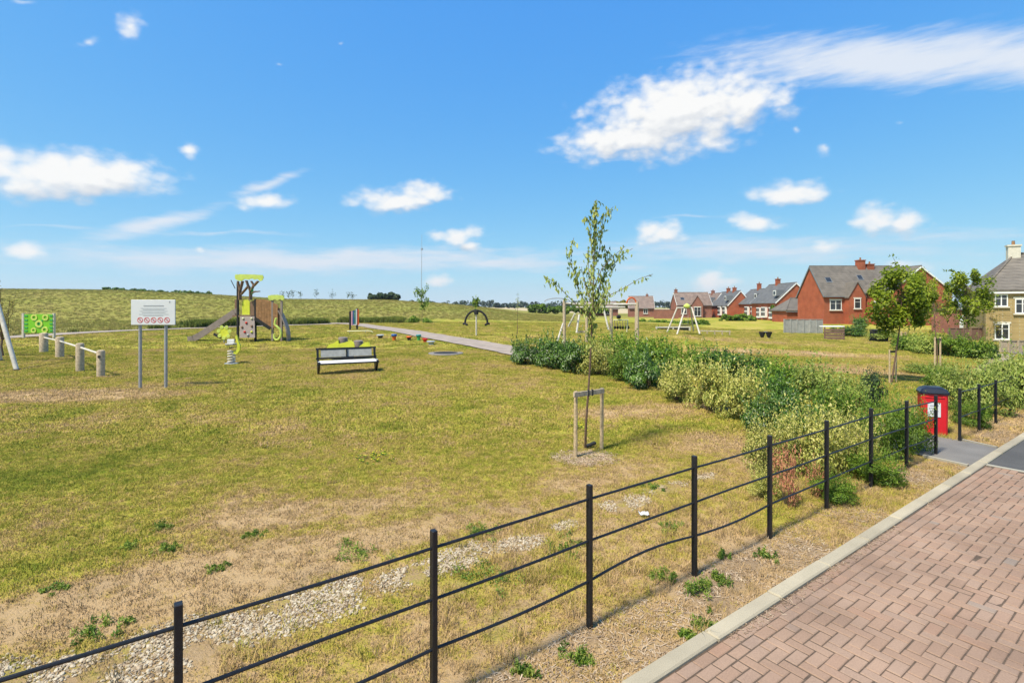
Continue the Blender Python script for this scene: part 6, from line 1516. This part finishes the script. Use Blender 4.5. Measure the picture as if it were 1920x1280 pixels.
# ---- sunken trampoline
g = G(836, 663); d = g.y; r = 29 / F * d; t = thing('trampoline', g, 'sunken trampoline with dark mat and grey surround in the grass', 'trampoline')
part(t, 'surround', 'safety', lambda mb: mb.lathe([(r * 1.15, -.03), (r * 1.12, .025), (r * .78, .03), (r * .78, -.02)], (g.x, g.y, g.z + .02), 40)); part(t, 'mat', 'rubber', lambda mb: mb.lathe([(r * .775, .0), (r * .77, .045)], (g.x, g.y, g.z + .01), 40))
# ---- arch spinner
g = G(893, 629); d = g.y; t = thing('arch_spinner', g, 'black arched spinner turning on a silver post', 'spinner')
part(t, 'post', 'steel_white', lambda mb: mb.tube([(g.x, g.y, g.z - .05), P(893, 586, d)], .055, 10), True)
part(t, 'arch', 'rubber', lambda mb: mb.tube([P(893 - 21 * math.cos(a), 606 - 24 * math.sin(a), d) for a in [R(k * 10) for k in range(0, 19)]], .07, 8), True)
part(t, 'hub', 'rubber', lambda mb: mb.lathe([(.14, -.2), (.17, .0), (.14, .12)], P(893, 584, d), 12), True)
for sx in (-1, 1): part(t, 'grip', 'rubber', lambda mb: mb.tube([P(893 + sx * 17, 609, d - .2), P(893 + sx * 22, 606, d), P(893 + sx * 24, 607, d + .15)], .075, 8), True)

# ---- climbing frame behind the planting bed
dc = 27.0
def CC(px, py, dd=0): return P(px, py, dc + dd)
t = thing('climbing_frame', (CC(1125, 640).x, dc, float(gz(CC(1125, 640).x, dc))), 'grey timber climbing frame with ropes and hoops behind the planting bed', 'climbing frame')
for px_, tp_, dd in ((1058, 562, 0), (1058, 566, 2.6), (1146, 578, 0), (1195, 566, 0), (1193, 568, 2.0), (1100, 576, 2.4)): part(t, 'post', 'timber', lambda mb: mb.tube([CC(px_, 652, dd), CC(px_, tp_, dd)], .085, 10), True)
for a, b, c, e, dd in ((1058, 568, 1100, 572, 0), (1080, 576, 1172, 576, 0), (1150, 571, 1196, 570, .0), (1058, 569, 1195, 570, 2.4)): part(t, 'beam', 'steel_white', lambda mb: mb.tube([CC(a, b, dd), CC(c, e, dd)], .05, 8), True)
for a, b, c, e in ((1056, 606, 1045, 640), (1086, 590, 1081, 624), (1132, 580, 1141, 618), (1066, 612, 1078, 588)): part(t, 'strut', 'steel_white', lambda mb: mb.tube([CC(a, b, -.3), CC(c, e, -.6)], .05, 8), True)
part(t, 'hoop', 'orange', lambda mb: mb.tube([CC(1184 - 9 * math.cos(a), 570 - 12 * math.sin(a), .1) for a in [R(k * 12) for k in range(0, 16)]], .04, 8), True)
part(t, 'hoop', 'galv', lambda mb: mb.tube([CC(1045 - 24 * math.cos(a), 566 - 7 * math.sin(a), 1.5) for a in [R(k * 12) for k in range(0, 16)]], .025, 6), True)
part(t, 'bar', 'paleyellow', lambda mb: mb.tube([CC(1150, 600, .4), CC(1178, 600, .4)], .035, 8), True)
for i in range(6):
    x_ = 1152 + i * 5; part(t, 'rope', 'twig' if False else 'timber', lambda mb: mb.tube([CC(x_, 600, .4), CC(x_ + 1, 613, .45)], .018, 5)); part(t, 'rope_knot', 'rubber', lambda mb: mb.lathe([(.02, -.09), (.085, 0), (.02, .09)], CC(x_ + 1, 614, .45), 8), True)
part(t, 'bar', 'paleyellow', lambda mb: mb.tube([CC(1177, 600, .4), CC(1175, 622, .4)], .035, 8)); part(t, 'swing_seat', 'rubber', lambda mb: mb.box(CC(1160, 594, .4), (.22, .2, .2), None, .05))
part(t, 'step', 'timber', lambda mb: mb.bar(CC(1082, 622, -.2), CC(1104, 622, -.2), .1, .1))
for a, b, c, e in ((1082, 590, 1082, 621), (1100, 590, 1101, 621)): part(t, 'rope', 'timber', lambda mb: mb.tube([CC(a, b, -.2), CC(c, e, -.2)], .02, 5))

# ---- white A-frame swing and low bench beyond
dw = 40.0
def WW(px, py, dd=0): return P(px, py, dw + dd)
t = thing('basket_swing', WW(1280, 626), 'white a-frame swing standing before the far hedge', 'swing')
zw = float(gz(WW(1280, 626).x, dw))
for a, b, c, e, dd in ((1251, 622, 1270, 576, 0), (1269, 628, 1285, 576, -1.5), (1312, 626, 1297, 577, -1.2), (1300, 620, 1295, 577, 1.2)): part(t, 'leg', 'steel_white', lambda mb: mb.tube([WW(a, b, dd), WW(c, e, 0)], .06, 8), True)
part(t, 'crossbar', 'steel_white', lambda mb: mb.tube([WW(1268, 577), WW(1298, 577)], .06, 8), True)
part(t, 'finial', 'lime', lambda mb: mb.lathe([(.05, -.15), (.26, -.05), (.26, .05), (.05, .22)], WW(1288, 574, -.1), 12), True)
for x_ in (1279, 1290): part(t, 'chain', 'galv', lambda mb: mb.tube([WW(x_, 578), WW(x_, 609)], .012, 5))
part(t, 'basket', 'rubber', lambda mb: mb.lathe([(.15, -.03), (.5, .0), (.52, .05), (.46, .04)], WW(1284.5, 610), 18))
t = thing('low_wall_seat', WW(1265, 622, 6), 'long low white edged seat with dark front behind the a-frame swing', 'seat')
part(t, 'front', 'rubber', lambda mb: mb.bar(WW(1232, 618, 6), WW(1292, 617.5, 6), .35, .30)); part(t, 'top', 'steel_white', lambda mb: mb.bar(WW(1230, 613.5, 6), WW(1294, 613, 6), .45, .08))
for x_ in (1231, 1262, 1293): part(t, 'leg', 'steel_white', lambda mb: mb.bar(WW(x_, 621, 5.8), WW(x_, 612, 5.8), .12, .12, (1, 0, 0)))
# long low rope fence
t = thing('low_rope_rail', WW(1330, 626, -4), 'thin low rail running across the grass right of the a-frame swing', 'rail')
for i in range(5): x_ = 1312 + i * 14; part(t, 'post', 'timber', lambda mb: mb.bar(WW(x_, 628, 2), WW(x_, 619, 2), .08, .08, (1, 0, 0)))
part(t, 'rail', 'steel_white', lambda mb: mb.tube([WW(1312, 620, 2), WW(1370, 621.5, 2)], .03, 6))
# ---- pair of black bowl seats
g = G(1435, 634); d = g.y; t = thing('bowl_seats', g, 'pair of black bowl shaped seats on the dry grass', 'seat')
for x_ in (1429, 1441.5):
    part(t, 'bowl', 'rubber', lambda mb: mb.lathe([(.05, -.0), (2.5 / F * d, .03), (5.5 / F * d, 9 / F * d), (5.9 / F * d, 11 / F * d), (5.2 / F * d, 11 / F * d), (2 / F * d, 4 / F * d)], (P(x_, 0, d).x, g.y, g.z + .05), 16), True)
    part(t, 'foot', 'galv', lambda mb: mb.lathe([(.08, -.05), (.08, .1)], (P(x_, 0, d).x, g.y, g.z), 8))
part(t, 'link_bar', 'galv', lambda mb: mb.tube([P(1432, 622, d), P(1439, 622, d)], .03, 6))

# ================================================================== the air
mb = MB(); mb.box((0, 1290, 46), (5300, 2720, 104)); hm = bpy.data.materials.new('haze'); hm.use_nodes = True; hn = hm.node_tree
hn.nodes.remove(hn.nodes['Principled BSDF'])
hv = hn.nodes.new('ShaderNodeVolumePrincipled'); hv.inputs['Color'].default_value = (.86, .91, .97, 1); hv.inputs['Density'].default_value = .00018; hv.inputs['Anisotropy'].default_value = .3
hn.links.new(hv.outputs[0], hn.nodes['Material Output'].inputs['Volume'])
haze = mb.build('haze', hm); tag(haze, 'thin pale summer haze softening the far fields', kind='stuff')
